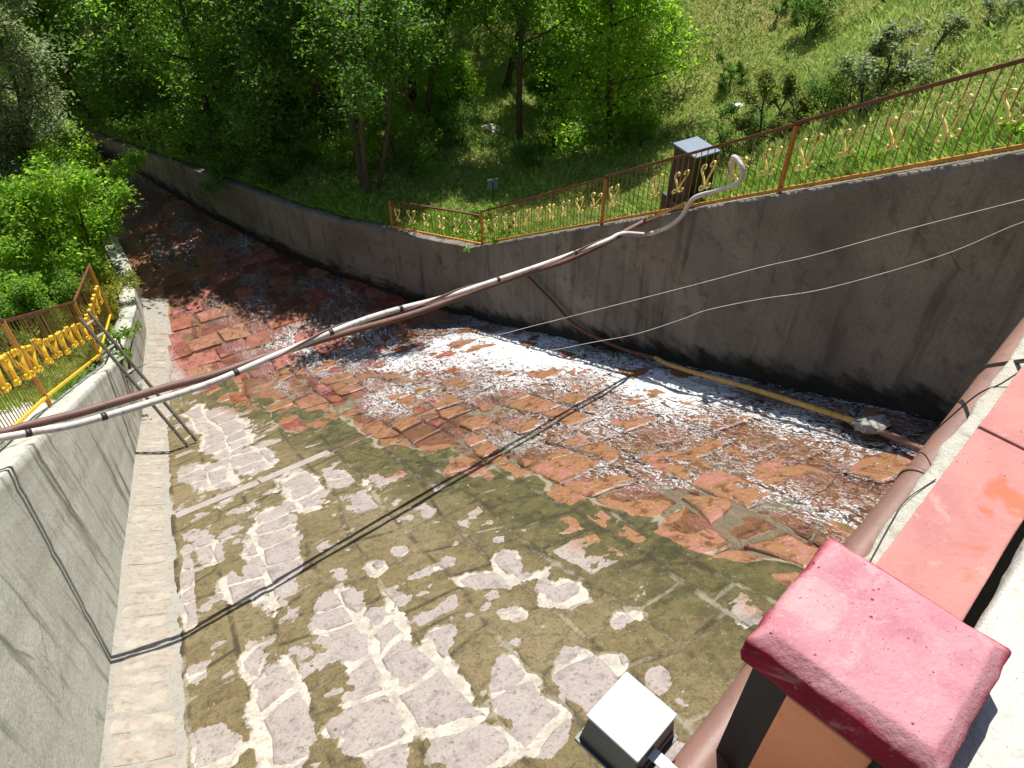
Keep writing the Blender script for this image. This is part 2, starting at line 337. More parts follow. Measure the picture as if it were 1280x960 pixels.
def m_cap():
    n = NB('rose_and_crimson_cap_paint'); p = n.pos(); z = n.new('ShaderNodeSeparateXYZ'); n.l.new(p, z.inputs[0])
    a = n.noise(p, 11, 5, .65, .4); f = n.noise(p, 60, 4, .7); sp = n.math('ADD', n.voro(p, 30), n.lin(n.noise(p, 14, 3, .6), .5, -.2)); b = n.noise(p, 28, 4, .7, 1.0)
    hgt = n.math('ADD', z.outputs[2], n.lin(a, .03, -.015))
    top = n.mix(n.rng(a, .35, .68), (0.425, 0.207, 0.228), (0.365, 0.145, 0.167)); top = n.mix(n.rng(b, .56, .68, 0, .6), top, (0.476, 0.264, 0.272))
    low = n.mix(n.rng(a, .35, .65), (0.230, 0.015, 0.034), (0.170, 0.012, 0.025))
    col = n.mix(n.rng(hgt, -1.537, -1.517), low, top)  # crimson on the lower sides, rose from the chamfer up, with an uneven border
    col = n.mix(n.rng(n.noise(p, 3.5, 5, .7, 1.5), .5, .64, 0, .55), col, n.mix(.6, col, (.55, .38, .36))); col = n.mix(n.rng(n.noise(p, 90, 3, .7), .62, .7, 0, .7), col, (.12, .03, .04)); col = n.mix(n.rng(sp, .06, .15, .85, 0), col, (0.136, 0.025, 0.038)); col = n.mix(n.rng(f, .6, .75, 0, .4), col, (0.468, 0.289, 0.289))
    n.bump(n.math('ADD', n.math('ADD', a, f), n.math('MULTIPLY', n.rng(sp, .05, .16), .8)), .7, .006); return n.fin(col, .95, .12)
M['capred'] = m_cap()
M['frame_black'] = m_paint('black_bitumen_paint', (.018, .014, .014), (.024, .018, .018), (.04, .02, .018), .4, 12, .7)
M['panel'] = m_paint('orange_salmon_panel', (0.850, 0.330, 0.176), (0.850, 0.297, 0.154), (0.495, 0.110, 0.066), .3, 9, .75, bump=.4)
M['lamp_top'] = m_paint('pale_aluminium', (0.525, 0.562, 0.600), (0.495, 0.540, 0.585), (0.375, 0.390, 0.413), .15, 6, .45)
M['lamp_dark'] = m_paint('dark_lamp_body', (.035, .038, .042), (.045, .048, .052), (.05, .05, .05), .3, 10, .4)
M['glass'] = m_paint('lamp_glass', (.1, .11, .12), None, (.1, .1, .1), 0, 5, .1)
M['cab_top'] = m_paint('blue_grey_sheet', (.16, .20, .25), (.13, .17, .21), (.15, .15, .16), .4, 8, .4)
M['blue_plate'] = m_paint('faded_blue_plate', (.12, .2, .28), (.10, .16, .22), (.08, .08, .08), .3, 8)
M['rag'] = m_paint('dirty_rag', (.22, .2, .17), (.3, .28, .24), (.06, .05, .04), .6, 14, .95)
M['rock'] = m_paint('pale_rock', (.66, .64, .60), (.55, .52, .47), (.3, .28, .22), .4, 8, .9)
def m_leaf(name, cols, trans=.5, glossy=.35):
    n = NB(name); r = n.island(); p = n.pos()
    col = n.ramp(r, [(i / (len(cols) - 1), c) for i, c in enumerate(cols)])
    big = n.noise(p, .9, 3, .5); col = n.mix(n.rng(big, .35, .7, 0, .55), col, n.mix(.45, col, (.16, .19, .02)))
    n.set(n.bsdf.inputs['Base Color'], col); n.bsdf.inputs['Roughness'].default_value = .5; n.bsdf.inputs['Specular IOR Level'].default_value = glossy
    t = n.new('ShaderNodeBsdfTranslucent'); n.l.new(n.mix(.5, col, n.mix(1.0, col, (2.2, 2.4, .7), 'MULTIPLY')), t.inputs[0])
    mx = n.new('ShaderNodeMixShader'); mx.inputs[0].default_value = min(.7, trans + .12); n.l.new(n.bsdf.outputs[0], mx.inputs[1]); n.l.new(t.outputs[0], mx.inputs[2])
    n.l.new(mx.outputs[0], n.out.inputs['Surface']); return n.m
M['leaf_dark'] = m_leaf('leaf_dark_green', [(0.056, 0.121, 0.024), (0.091, 0.192, 0.032), (0.130, 0.252, 0.041)], .42)
M['leaf_mid'] = m_leaf('leaf_mid_green', [(0.091, 0.188, 0.029), (0.143, 0.266, 0.037), (0.195, 0.332, 0.045)], .5)
M['leaf_bright'] = m_leaf('leaf_bright_green', [(0.156, 0.285, 0.034), (0.211, 0.366, 0.040), (0.266, 0.407, 0.046)], .55)
M['leaf_grey'] = m_leaf('leaf_grey_green', [(0.130, 0.166, 0.083), (0.185, 0.231, 0.120), (0.277, 0.315, 0.185)], .35, .6)
M['leaf_olive'] = m_leaf('leaf_olive', [(0.083, 0.111, 0.026), (0.130, 0.157, 0.037), (0.185, 0.203, 0.046)], .45)
M['leaf_yellow'] = m_leaf('leaf_yellow_green', [(0.259, 0.277, 0.037), (0.333, 0.315, 0.046), (0.222, 0.277, 0.037)], .5)
def m_grass():
    n = NB('grass_blades'); p = n.pos(); r = n.island(); fr = n.attr('fresh')
    col = n.ramp(r, [(0, (0.167, 0.293, 0.048)), (.4, (0.257, 0.385, 0.067)), (.75, (0.385, 0.477, 0.128)), (1, (0.592, 0.631, 0.254))])
    g = n.ramp(r, [(0, (0.149, 0.299, 0.033)), (.5, (0.239, 0.419, 0.045)), (1, (0.359, 0.493, 0.075))])
    pat = n.noise(p, .35, 5, .6); col = n.mix(n.rng(pat, .52, .68, 0, .8), col, n.mix(.6, col, (0.446, 0.363, 0.140)))
    pat2 = n.noise(p, .9, 5, .6); col = n.mix(n.rng(pat2, .5, .7, 0, .7), col, n.mix(.6, col, (0.083, 0.140, 0.025)))
    col = n.mix(fr, col, g)
    n.set(n.bsdf.inputs['Base Color'], col); n.bsdf.inputs['Roughness'].default_value = .6; n.bsdf.inputs['Specular IOR Level'].default_value = .3
    t = n.new('ShaderNodeBsdfTranslucent'); n.l.new(col, t.inputs[0]); mx = n.new('ShaderNodeMixShader'); mx.inputs[0].default_value = .45
    n.l.new(n.bsdf.outputs[0], mx.inputs[1]); n.l.new(t.outputs[0], mx.inputs[2]); n.l.new(mx.outputs[0], n.out.inputs['Surface']); return n.m
M['grass'] = m_grass()
def m_ground():
    n = NB('grassy_soil'); p = n.pos(); a = n.noise(p, .5, 5, .6); b = n.noise(p, 6, 4, .7); c = n.noise(p, 30, 5, .7)
    col = n.mix(n.rng(a, .35, .65), (0.257, 0.268, 0.075), (0.343, 0.300, 0.118)); col = n.mix(n.rng(b, .4, .7, 0, .7), col, (0.161, 0.182, 0.043)); col = n.mix(n.rng(c, .5, .7, 0, .5), col, (0.429, 0.365, 0.172))
    n.bump(n.math('ADD', b, c), .8, .08); return n.fin(col, .95, .1)
M['ground'] = m_ground()
def m_bark():
    n = NB('bark'); p = n.pos(); a = n.noise(p, 5, 4, .7); b = n.noise(p, 30, 5, .7)
    col = n.mix(a, (.05, .037, .028), (.10, .08, .06)); n.bump(b, .8, .03); return n.fin(col, .9, .2)
M['bark'] = m_bark()

# ------------------------------------------------------------------ terrain (both banks)
def ground_right(s, b):
    e = np.asarray(b, float) - bR(s) - .35; s = np.asarray(s, float)
    e0 = 1.3 + 13.5 * sstep(s, 12, 25)
    base = np.interp(s, [-60, 0, 18.2, 19.4, 21.1, 22.9, 26.2, 30, 38, 60, 200], [2, -1.3, -13.1, -13.3, -13.4, -13.6, -13.8, -14.0, -14.3, -14.5, -14])
    near = np.minimum(zRT(s) - .1, base); k = sstep(e, 0, 2.5)
    z = near * (1 - k) + base * k
    return z + .46 * softplus(e - e0, .8) + .02 * np.clip(e, 0, 60) + .16 * fbm(s, b, .35, 3, 3) * sstep(e, .6, 3)
def ground_left(s, b):
    e = bL(s) - .5 - np.asarray(b, float); s = np.asarray(s, float)
    z = zLT(s) - .22
    return z + .06 * np.clip(e, 0, 80) + .34 * softplus(e - 9, 1.0) + .12 * fbm(s, b, .4, 3, 5) * sstep(e, .6, 3)
ss = np.concatenate([np.linspace(-70, -3, 12), np.arange(-2, 50, .5), np.linspace(51, 220, 30)])
es = np.concatenate([[.02, .3, .6], np.arange(1, 32, .5), np.geomspace(33, 240, 22)])
S2, E2 = np.meshgrid(ss, es, indexing='ij')
B2 = bR(S2) + .3 + E2; tag(mobj('hillside', grid_mesh('hillside', W(S2, B2, ground_right(S2, B2))), M['ground']), kind='structure')
B2 = bL(S2) - .45 - E2; tag(mobj('left_bank', grid_mesh('left_bank', W(S2, B2, ground_left(S2, B2))[:, ::-1]), M['ground']), kind='structure')

# ------------------------------------------------------------------ channel bed
bed = empty('channel_bed', W(9, 3, zbed(9)).tolist()); tag(bed, kind='structure')
bed_inv = Matrix.Translation(bed.location).inverted()
def bchild(o):
    o.parent = bed; o.matrix_parent_inverse = bed_inv; return o
BARE = [(7.04, -0.59, -0.44, 4.13, 2.19, 2.08), (7.61, 0.06, -0.38, 2.4, 0.48, 0.48), (14.98, 0.03, -0.13, 1.39, 0.36, 0.51), (12.11, 0.36, -0.25, 1.89, 0.87, 1.12), (9.48, 0.94, -0.41, 1.99, 0.95, 1.1), (9.41, 1.55, -0.79, 3.05, 1.58, 1.89), (18.0, 0.69, -0.43, 1.9, 2.28, 1.25), (12.11, -0.56, -0.12, 1.66, 0.95, 1.16), (8.41, -0.8, -0.32, 4.55, 1.71, 1.71), (4.23, -0.4, -0.53, 3.05, 0.94, 0.72), (5.12, -0.57, -0.76, 5.5, 2.39, 1.95), (5.26, 0.52, -0.75, 2.89, 1.36, 1.15), (4.4, 0.7, -0.77, 2.42, 1.11, 0.96), (3.43, 0.98, -0.84, 2.05, 1.25, 1.01), (3.38, 0.38, -0.8, 2.53, 1.54, 1.17), (2.49, 1.05, -1.3, 2.64, 3.35, 2.51), (3.02, 1.66, -1.81, 3.31, 1.9, 1.53), (2.38, 1.62, -2.18, 3.58, 2.43, 1.83), (3.77, 2.72, -1.76, 2.72, 2.81, 2.6), (4.72, 2.14, -1.1, 2.24, 3.4, 3.29), (4.8, 2.54, -2.41, 4.49, 2.31, 2.3), (3.83, 2.15, -2.56, 4.61, 5.32, 4.66), (2.82, 2.24, -2.34, 3.51, 2.82, 2.4), (2.62, 2.51, -3.14, 4.26, 4.09, 3.15), (3.06, 2.93, -5.47, 7.26, 4.39, 3.64), (5.96, 1.2, -2.01, 6.35, 4.36, 4.26), (13.66, 1.51, -0.58, 3.07, 1.33, 1.98), (4.0, -1.06, -0.29, 3.53, 2.78, 2.0), (2.19, 2.68, -6.67, 8.01, 6.02, 4.11), (4.09, 1.44, -3.78, 8.72, 6.35, 5.22), (7.87, 3.19, -2.74, 6.18, 3.11, 3.41), (17.0, -0.4, -0.2, 2.25, 0.67, 1.02), (6.1, 1.59, -2.53, 7.09, 5.2, 5.55), (7.56, -1.17, -0.4, 9.02, 0.7, 0.63)]
def bare(s, b):
    r = np.full(np.shape(s), -1.0)
    for s0, b0, a, c, d, e in BARE:
        x = a * (s - s0) + c * (b - b0); y = d * (s - s0) + e * (b - b0)
        r = np.maximum(r, 1.0 - np.sqrt(x * x + y * y))
    return r
def wetness(s, b): return np.asarray(b) - 5.4 + .24 * np.asarray(s)
NRM = np.array([0, 0, 1.0]) * math.cos(math.atan(.57)) + SA * math.sin(math.atan(.57))
def on_bed(s, b, h):
    return W(s, b, zbed(s)) + NRM * np.asarray(h, float)[..., None]

# the stones, laid in rough courses that run down the chute
stones = []
def col_edges():
    e = [-1.3]
    while e[-1] < 8.3: e.append(e[-1] + rnd.uniform(.46, .95))
    e[-1] = 8.46; return e
def stone_geo(c, smax_dry):
    """c: corner list (s,b) in order -> verts (bed heights), faces"""
    cs = np.mean(c, 0); ring = []
    for i in range(4):
        p = np.array(c[i]); q = np.array(c[(i + 1) % 4]); ring.append(p)
        ring.append((p + q) / 2 + np.array([rnd.uniform(-.06, .06), rnd.uniform(-.06, .06)]))
    ring = np.array(ring); d = ring - cs; L = np.linalg.norm(d, axis=1)[:, None]
    ring = cs + d * (1 - (rnd.uniform(.018, .034) if wetness(*cs) < -.2 else rnd.uniform(.004, .018)) / L)
    # cut corners a little
    for i in range(0, 8, 2): ring[i] = ring[i] * .86 + (ring[i-1] + ring[(i+1) % 8]) * .07
    w = float(wetness(*cs)) + .3; wf = max(0.0, min(1.0, w / .8))
    h0 = rnd.uniform(-.004, .008) * (1 - wf) + rnd.uniform(-.022, .026) * wf
    ts = rnd.uniform(-.006, .006) * (1 - wf) + rnd.uniform(-.05, .02) * wf; tb = rnd.uniform(-.006, .006) * (1 - wf) + rnd.uniform(-.04, .04) * wf
    def H(pt): return h0 + (pt[0] - cs[0]) * ts + (pt[1] - cs[1]) * tb
    mid = cs + (ring - cs) * (1 - .035 / L); inn = cs + (ring - cs) * (1 - np.minimum(.13, L * .35) / L)
    V = []
    for p in ring: V.append(on_bed(p[0], p[1], -.12))
    for p in ring: V.append(on_bed(p[0], p[1], H(p) - .022))
    for p in mid: V.append(on_bed(p[0], p[1], H(p) + rnd.uniform(-.004, .002)))
    for p in inn: V.append(on_bed(p[0], p[1], H(p) + .008 + rnd.uniform(-.003, .005)))
    F = []
    for k in range(3):
        for i in range(8): F.append((k*8 + i, (k+1)*8 + i, (k+1)*8 + (i+1) % 8, k*8 + (i+1) % 8))
    F = [f[::-1] for f in F]
    F.append(tuple(24 + i for i in range(8)))
    return np.array(V), F, cs
def lay(s0, s1, edges, lmin, lmax):
    out = []
    for i in range(len(edges) - 1):
        s = s0 + rnd.uniform(-.6, 0); cuts = [s]
        while s < s1: s += rnd.uniform(lmin, lmax); cuts.append(s)
        jl = [rnd.uniform(-.13, .13) for _ in cuts]
        for k in range(len(cuts) - 1):
            def eb(x, b): return b + .30 * float(fbm(x, b * 3.1, .6, 3, 11)) if -1.2 < b < 8.4 else b
            a0, a1 = cuts[k], cuts[k+1]; sk0, sk1 = jl[k], jl[k+1]
            c = [(a0 - sk0, eb(a0, edges[i])), (a0 + sk0, eb(a0, edges[i+1])), (a1 + sk1, eb(a1, edges[i+1])), (a1 - sk1, eb(a1, edges[i]))]
            out.append(c)
    return out
quads = lay(1.4, 19.0, col_edges(), .42, 1.15)
CAMP = math.radians(43)
def proj(P):
    P = np.asarray(P); d = P[..., 1] * math.cos(CAMP) - P[..., 2] * math.sin(CAMP); u = P[..., 1] * math.sin(CAMP) + P[..., 2] * math.cos(CAMP)
    return 640 + 960 * P[..., 0] / d, 480 - 960 * u / d, d
geo = []
for c in quads:
    V, F, cs = stone_geo(c, 0)
    x, y, d = proj(V[8:16]); area = .5 * abs(np.dot(x, np.roll(y, 1)) - np.dot(y, np.roll(x, 1)))
    vis = (x.max() > -30 and x.min() < 1310 and y.min() < 990)
    geo.append((area if vis else 0, V, F, cs))
geo.sort(key=lambda g: -g[0])
rest = MB()
for i, (ar, V, F, cs) in enumerate(geo):
    if i < 300 and ar > 0:
        o0 = V.mean(0); me = bpy.data.meshes.new('paving_stone'); me.from_pydata([tuple(v) for v in (V - o0)], [], F); me.update()
        o = bpy.data.objects.new('paving_stone', me); me.materials.append(M['stone']); COL.objects.link(o); o.location = o0.tolist(); bchild(o)
    else: rest.add(V, F)
# the flatter run below the chute, out to where single stones blur together
for s in np.arange(19.0, 34, .75):
    b = float(bL(s)) + .8
    while b < float(bR(s)) - .3:
        wdt = rnd.uniform(.6, 1.1); j = [rnd.uniform(-.1, .1) for _ in range(8)]
        c = [(s + j[0], b + j[1]), (s + j[2], b + wdt + j[3] * .5), (s + .74 + j[4], b + wdt + j[5] * .5), (s + .74 + j[6], b + j[7])]
        cs = np.mean(c, 0); h = rnd.uniform(-.03, .05); rr = [np.array(p) * .95 + cs * .05 for p in c]
        V = [on_bed(p[0], p[1], h - .15) for p in rr] + [on_bed(p[0], p[1], h + rnd.uniform(-.02, .02)) for p in rr]
        rest.add([v.tolist() for v in V], [(0, 4, 5, 1)[::-1], (1, 5, 6, 2)[::-1], (2, 6, 7, 3)[::-1], (3, 7, 4, 0)[::-1], (4, 5, 6, 7)]); b += wdt
o = rest.build('far_paving_stones', M['stone']); bchild(o); tag(o, kind='stuff')

# mortar between and over the stones; its ragged height decides where stone shows
def axis_s(a, b, d0, k):
    o = [a]
    while o[-1] < b: o.append(o[-1] + d0 * (1 + k * max(0, o[-1] - 4)))
    return np.array(o)
gs = axis_s(1.2, 19.6, .026, .045); gb = np.arange(-1.34, 8.47, .032)
GS, GB = np.meshgrid(gs, gb, indexing='ij')
INS = np.zeros(GS.shape)
for c in quads:
    c = np.array(c); i0, i1 = np.searchsorted(gs, (c[:, 0].min() - .02, c[:, 0].max() + .02)); j0, j1 = np.searchsorted(gb, (c[:, 1].min() - .02, c[:, 1].max() + .02))
    if i1 <= i0 or j1 <= j0: continue
    x = GS[i0:i1, j0:j1]; y = GB[i0:i1, j0:j1]; dmin = np.full(x.shape, 9.0)
    for k in range(4):
        p, q = c[k], c[(k + 1) % 4]; e = q - p; L = np.hypot(*e) + 1e-9; dmin = np.minimum(dmin, np.abs(e[0] * (y - p[1]) - e[1] * (x - p[0])) / L * np.where(e[0] * (y - p[1]) - e[1] * (x - p[0]) < 0, 1, -1))
    INS[i0:i1, j0:j1] = np.maximum(INS[i0:i1, j0:j1], dmin)
JOINT = 1 - sstep(INS + .018 * fbm(GS, GB, 6, 3, 19), .012, .05)
WT = wetness(GS, GB) + .8 * fbm(GS, GB, .9, 4, 21)
BA = bare(GS, GB) + .60 * fbm(GS, GB, 1.9, 6, 31, .66) + .10 * fbm(GS, GB, 15, 2, 37) + .02
hm = -.005 + .014 * fbm(GS, GB, 3.4, 5, 41, .75) - .016 * fbm(GS, GB, .7, 4, 44) + .006 * fbm(GS, GB, 14, 2, 47)
hm = hm - .010 + .028 * sstep(BA, -.05, .10) * (1 - sstep(BA, .22, .5)) * (.6 + .8 * fbm(GS, GB, 5, 4, 49, .7))
hm = hm - .026 * sstep(WT, -.5, .2)
o = mobj('mortar', grid_mesh('mortar', on_bed(GS, GB, hm)), M['mortar']); bchild(o)
hs = .016 + .010 * fbm(GS, GB, 4.0, 5, 51, .72) - .062 * sstep(BA, -.04, .30)
spots = fbm(GS, GB, 2.6, 5, 61, .6) + .35 * fbm(GS * 3.3, GB, .9, 3, 66); hs -= .05 * sstep(spots + .12 * fbm(GS, GB, 11, 3, 63), .31, .46) * sstep(-WT, .6, 1.6)
mossy = fbm(GS, GB, .8, 5, 71)
hs -= .07 * sstep(WT, -.25, .35) * (1 - .75 * sstep(mossy, .22, .4) * sstep(WT, 3.2, 1.2))
hs = hs - .009 * JOINT * sstep(fbm(GS, GB, 1.1, 3, 53), -.25, .2)
kp = hs > -.045
o = mobj('silt_film', grid_mesh('silt_film', on_bed(GS, GB, hs), keep=kp, attrs={'joint': JOINT, 'thick': hs}), M['silt']); bchild(o); tag(o, kind='stuff')
fs = np.arange(19.4, 70, .25); ft = np.linspace(0, 1, 60); FS, FT = np.meshgrid(fs, ft, indexing='ij')
FB = bL(FS) - .1 + FT * (bR(FS) - bL(FS) + .2)
o = mobj('bed_floor', grid_mesh('bed_floor', W(FS, FB, zbed(FS) - .03 + .04 * fbm(FS, FB, 1.2, 4, 81))), M['farbed']); bchild(o)
us = np.arange(-8, 2.0, .5); US, UB = np.meshgrid(us, np.linspace(-2.1, 8.5, 20), indexing='ij')
o = mobj('upper_bed_floor', grid_mesh('upper_bed_floor', W(US, UB, zbed(US) - .06)), M['mortar']); bchild(o)

# running water with foam
ws = np.concatenate([axis_s(1.2, 24, .05, .03), np.arange(24.3, 60, .3)]); wt = np.linspace(0, 1, 190)
WS, WTt = np.meshgrid(ws, wt, indexing='ij')
lo = np.maximum(5.2 - .24 * WS - .6, bL(WS) + .75); lo = np.where(WS > 19, np.maximum(lo, bL(WS) + .5), lo); hi_ = bR(WS) - .005
WB = lo + (hi_ - lo) * WTt
ww = wetness(WS, WB) + .8 * fbm(WS, WB, .9, 4, 21)
ctr = np.interp(WS, [1, 5, 9, 13, 18, 21, 26, 34], [7.9, 7.75, 7.35, 6.9, 5.6, 4.3, 3.0, .7]); wid = np.interp(WS, [1, 4, 8, 13, 18, 24, 34], [.5, .75, .8, 1.1, 2.2, 2.2, 1.0])
amp = np.interp(WS, [1, 3.2, 5.5, 9, 12, 17, 19.5, 22, 28, 40], [.12, .22, .45, .72, .72, .45, .34, .2, .12, .1])
foam = .72 * amp * np.exp(-((WB - ctr) / wid) ** 2) * (.8 + .9 * fbm(WS * .6, WB, 1.1, 4, 90))
foam = foam + np.interp(WS, [1, 4, 8, 15, 19, 24], [.26, .31, .34, .36, .28, .2]) * sstep(ww, .0, .8) * (.75 + .9 * fbm(WS * .5, WB, .8, 4, 91)) + .16 * fbm(WS * .35, WB, 1.6, 4, 93)
foam = foam - .7 * (1 - sstep(ww, -.2, .45))
turb = fbm(WS * .7, WB, 3.2, 5, 95, .6)
wh = .012 + .018 * turb + .05 * np.clip(foam, 0, 1) * (.5 + turb) - .05 * (1 - sstep(ww, -.35, .3))
o = mobj('water', grid_mesh('water', on_bed(WS, WB, wh), attrs={'foam': np.ascontiguousarray(np.clip(foam, 0, 1))}), M['water']); tag(o, kind='structure')

# ------------------------------------------------------------------ retaining walls
def wall_sheet(name, ss, face, cols, mat, parent=None, rise=None):
    P = np.stack([np.stack([face(s, t) for t in cols]) for s in ss])
    at = None
    if rise is not None: at = {'rise': np.stack([np.array([rise(s, t) for t in cols]) for s in ss])}
    return P, at
def make_wall(name, label, cat, side, mat):
    ss_ = np.concatenate([np.arange(-2, 24, .2), np.arange(24, 72, .5)])
    thick = .42 if side > 0 else .5
    rows = []; rise = []
    nf = 26
    for s in ss_:
        if side > 0: b0 = float(bR(s)); b1 = b0; zt = float(zRT(s)); th = thick
        else:
            b0 = float(bL(s)); b1 = b0 + float(np.interp(s, [0, 9, 14, 18, 22], [0, 0, .08, .12, 0])); zt = float(zLT(s)); th = thick
        z0 = float(zbed(s)) - .3; r = []; q = []
        for k in range(nf + 1):
            t = k / nf; z = z0 + (zt - .02 - z0) * t; bb = b0 + (b1 - b0) * t
            bb += -side * .012 * float(fbm(s, z, .8, 4, 101 + side)) - side * .006 * float(fbm(s * .2, z, 3.0, 2, 103))
            bb += side * (.010 if k % 7 == 3 else 0); r.append(W(s, bb, z)); q.append(z - z0 - .3)
        jag = .02 * float(fbm(s, 0, 1.7, 4, 107 + side))
        r.append(W(s, b1 + side * (.025 + jag), zt + jag * .5)); q.append(9)
        r.append(W(s, b1 + side * th * .5, zt + .012 * float(fbm(s, 3, 2, 3, 109)))); q.append(9)
        r.append(W(s, b1 + side * th, zt - .01)); q.append(9)
        r.append(W(s, b1 + side * th, z0)); q.append(9)
        rows.append(r); rise.append(q)
    P = np.array(rows); A_ = np.array(rise)
    if side < 0: P = P[:, ::-1]; A_ = A_[:, ::-1]
    me = grid_mesh(name, P, True, {'rise': np.ascontiguousarray(A_)})
    o = mobj(name, me, mat); tag(o, label, cat); return o
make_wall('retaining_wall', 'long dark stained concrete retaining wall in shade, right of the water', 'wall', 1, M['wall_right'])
make_wall('retaining_wall', 'pale sunlit concrete retaining wall along the left edge of the channel', 'wall', -1, M['wall_left'])

# sloping stone-set kerb at the foot of the pale wall
kerb = empty('stone_kerb', W(9, -1.7, zbed(9)).tolist()); tag(kerb, 'sloping band of mortared stones at the foot of the pale left wall', 'kerb')
kinv = Matrix.Translation(kerb.location).inverted()
ks = np.arange(.5, 25, .05); kt = np.linspace(0, 1, 16); KS, KT = np.meshgrid(ks, kt, indexing='ij')
def kerb_pt(s, t, h=0):
    b = bL(s) - .02 + (.80 + .10 * fbm(s, 0, 1.1, 4, 121)) * t
    return on_bed(s, b, .26 * (1 - t) ** 1.3 + h)
hk = .014 * fbm(KS, KT * 1.2, 3.4, 5, 123, .7) - .03 * sstep(KT, .9, 1.0)
o = mobj('kerb_mortar', grid_mesh('kerb_mortar', kerb_pt(KS, KT, hk)), M['kerb']); o.parent = kerb; o.matrix_parent_inverse = kinv
s = 1.0
n_k = NB('kerb_stone'); v = n_k.pos(); rr = n_k.island()
kc = n_k.ramp(rr, [(0, (.24, .195, .16)), (.5, (.30, .26, .215)), (1, (.25, .20, .165))]); kc = n_k.mix(n_k.rng(n_k.noise(v, 9, 4, .68), .45, .7, 0, .65), kc, (.15, .125, .095)); kc = n_k.mix(n_k.rng(n_k.noise(v, 3, 5, .65), .46, .66, 0, .75), kc, (.36, .33, .27))
n_k.bump(n_k.noise(v, 40, 4, .7), .5, .015); M['kerb_stone'] = n_k.fin(kc, .9, .2)
while s < 23:
    ln = rnd.uniform(.26, .48); t0, t1 = rnd.uniform(.1, .2), rnd.uniform(.72, .86); V = []; hh = rnd.uniform(.003, .018)
    ring = [(s + .03, t0), (s + ln * .5, t0 - .02), (s + ln - .03, t0 + .02), (s + ln - .02, (t0 + t1) / 2), (s + ln - .03, t1 - .03), (s + ln * .5, t1), (s + .03, t1 - .02), (s + .02, (t0 + t1) / 2)]
    cs = np.mean(ring, 0)
    for h, k in ((-.06, 1), (hh - .012, 1), (hh, .86)):
        for p in ring: q = cs + (np.array(p) - cs) * k; V.append(kerb_pt(q[0], q[1], h))
    F = [(k*8 + i, k*8 + (i+1) % 8, (k+1)*8 + (i+1) % 8, (k+1)*8 + i) for k in range(2) for i in range(8)] + [tuple(16 + i for i in range(8))]
    F = [f for f in F]
    V = np.array(V); o0 = V.mean(0); me = bpy.data.meshes.new('kerb_stone'); me.from_pydata([tuple(x) for x in V - o0], [], F); me.update(); me.materials.append(M['kerb_stone'])
    o = bpy.data.objects.new('kerb_stone', me); COL.objects.link(o); o.location = o0.tolist(); o.parent = kerb; o.matrix_parent_inverse = kinv
    s += ln + rnd.uniform(.0, .05)

# cross beam set into the bed
cb = empty('cross_beam', W(10.9, 0, zbed(10.9)).tolist()); tag(cb, 'long narrow concrete beam laid across the channel bed', 'beam')
ci = Matrix.Translation(cb.location).inverted()
def cbeam(p0, p1, w, h, lift, mat='beam'):
    m_ = MB(); a = Vector(on_bed(p0[0], p0[1], lift).tolist()); b_ = Vector(on_bed(p1[0], p1[1], lift).tolist())
    m_.beam(a, b_, w, h, Vector(NRM.tolist()), .012); o = m_.build('beam_segment', M[mat]); o.parent = cb; o.matrix_parent_inverse = ci
for p0, p1 in (((10.50, -1.25), (10.66, .28)), ((10.665, .32), (10.86, 1.75)), ((10.87, 1.80), (11.15, 4.4)), ((11.16, 4.45), (11.4, 6.6))):
    dryb = p0[1] < 1.5; lift = -.026 if dryb else -.03; bmat = 'beam' if dryb else 'beam_wet'
    cbeam(p0, p1, .30 if dryb else .2, .10, lift, bmat)

# ------------------------------------------------------------------ bridge deck, parapet, end pillar
BU = Vector((.70, .714, 0)).normalized(); BW = Vector((BU.y, -BU.x, 0))
def UW(u, w, z): return BU * u + BW * w + Vector((0, 0, z))
def uw_box(mb, u0, u1, w0, w1, z0, z1, nu=1, jit=0, seed=0):
    """box in the bridge frame, subdivided along u with a slightly uneven skin"""
    prof = [(w0, z0), (w1, z0), (w1, z1), (w0 * .5 + w1 * .5, z1), (w0, z1)]; vs = []; n = len(prof)
    for i in range(nu + 1):
        u = u0 + (u1 - u0) * i / nu
        for k, (w, z) in enumerate(prof):
            j = jit * float(fbm(u * 6, k * 3.7, 1, 3, seed)); vs.append(UW(u, w + j * (1 if k in (1, 2) else -1), z + j * .4))
    fs = [(i*n + k, (i+1)*n + k, (i+1)*n + (k+1) % n, i*n + (k+1) % n) for i in range(nu) for k in range(n)]
    fs += [tuple(range(n)), tuple(range(nu*n + n - 1, nu*n - 1, -1))]
    mb.add(vs, fs)
m = MB(); uw_box(m, -6, 13, -.09, 7, -2.75, -2.3, 1); dk = m.build('bridge_deck', M['deck']); tag(dk, kind='structure')
vs = []; fs = []; us_ = np.arange(-1, 12, .03)
for u in us_:
    e = .136 + .007 * float(fbm(u * 9, 0, 1, 4, 25)) + .006 * float(fbm(u * 2.2, 4, 1, 2, 26))
    for w, z in ((e, -1.80), (e, -1.672), (e + .008, -1.661), (.4, -1.66), (1.2, -1.66), (6.5, -1.66)): vs.append(UW(u, w, z + .003 * float(fbm(u * 5, w * 5, 1, 3, 27))))
for i in range(len(us_) - 1):
    for k in range(5): fs.append((i*6 + k, (i+1)*6 + k, (i+1)*6 + k + 1, i*6 + k + 1))
m = MB(); m.add(vs, fs, True); tag(m.build('walkway_slab', M['deck']), kind='structure')
par = empty('bridge_parapet', UW(1.3, 0, -2.3)); tag(par, 'low bridge parapet with salmon pink coping slabs, bottom right', 'parapet')
def pchild(o, p=par):
    o.parent = p; o.matrix_parent_inverse = Matrix.Translation(p.location).inverted(); return o
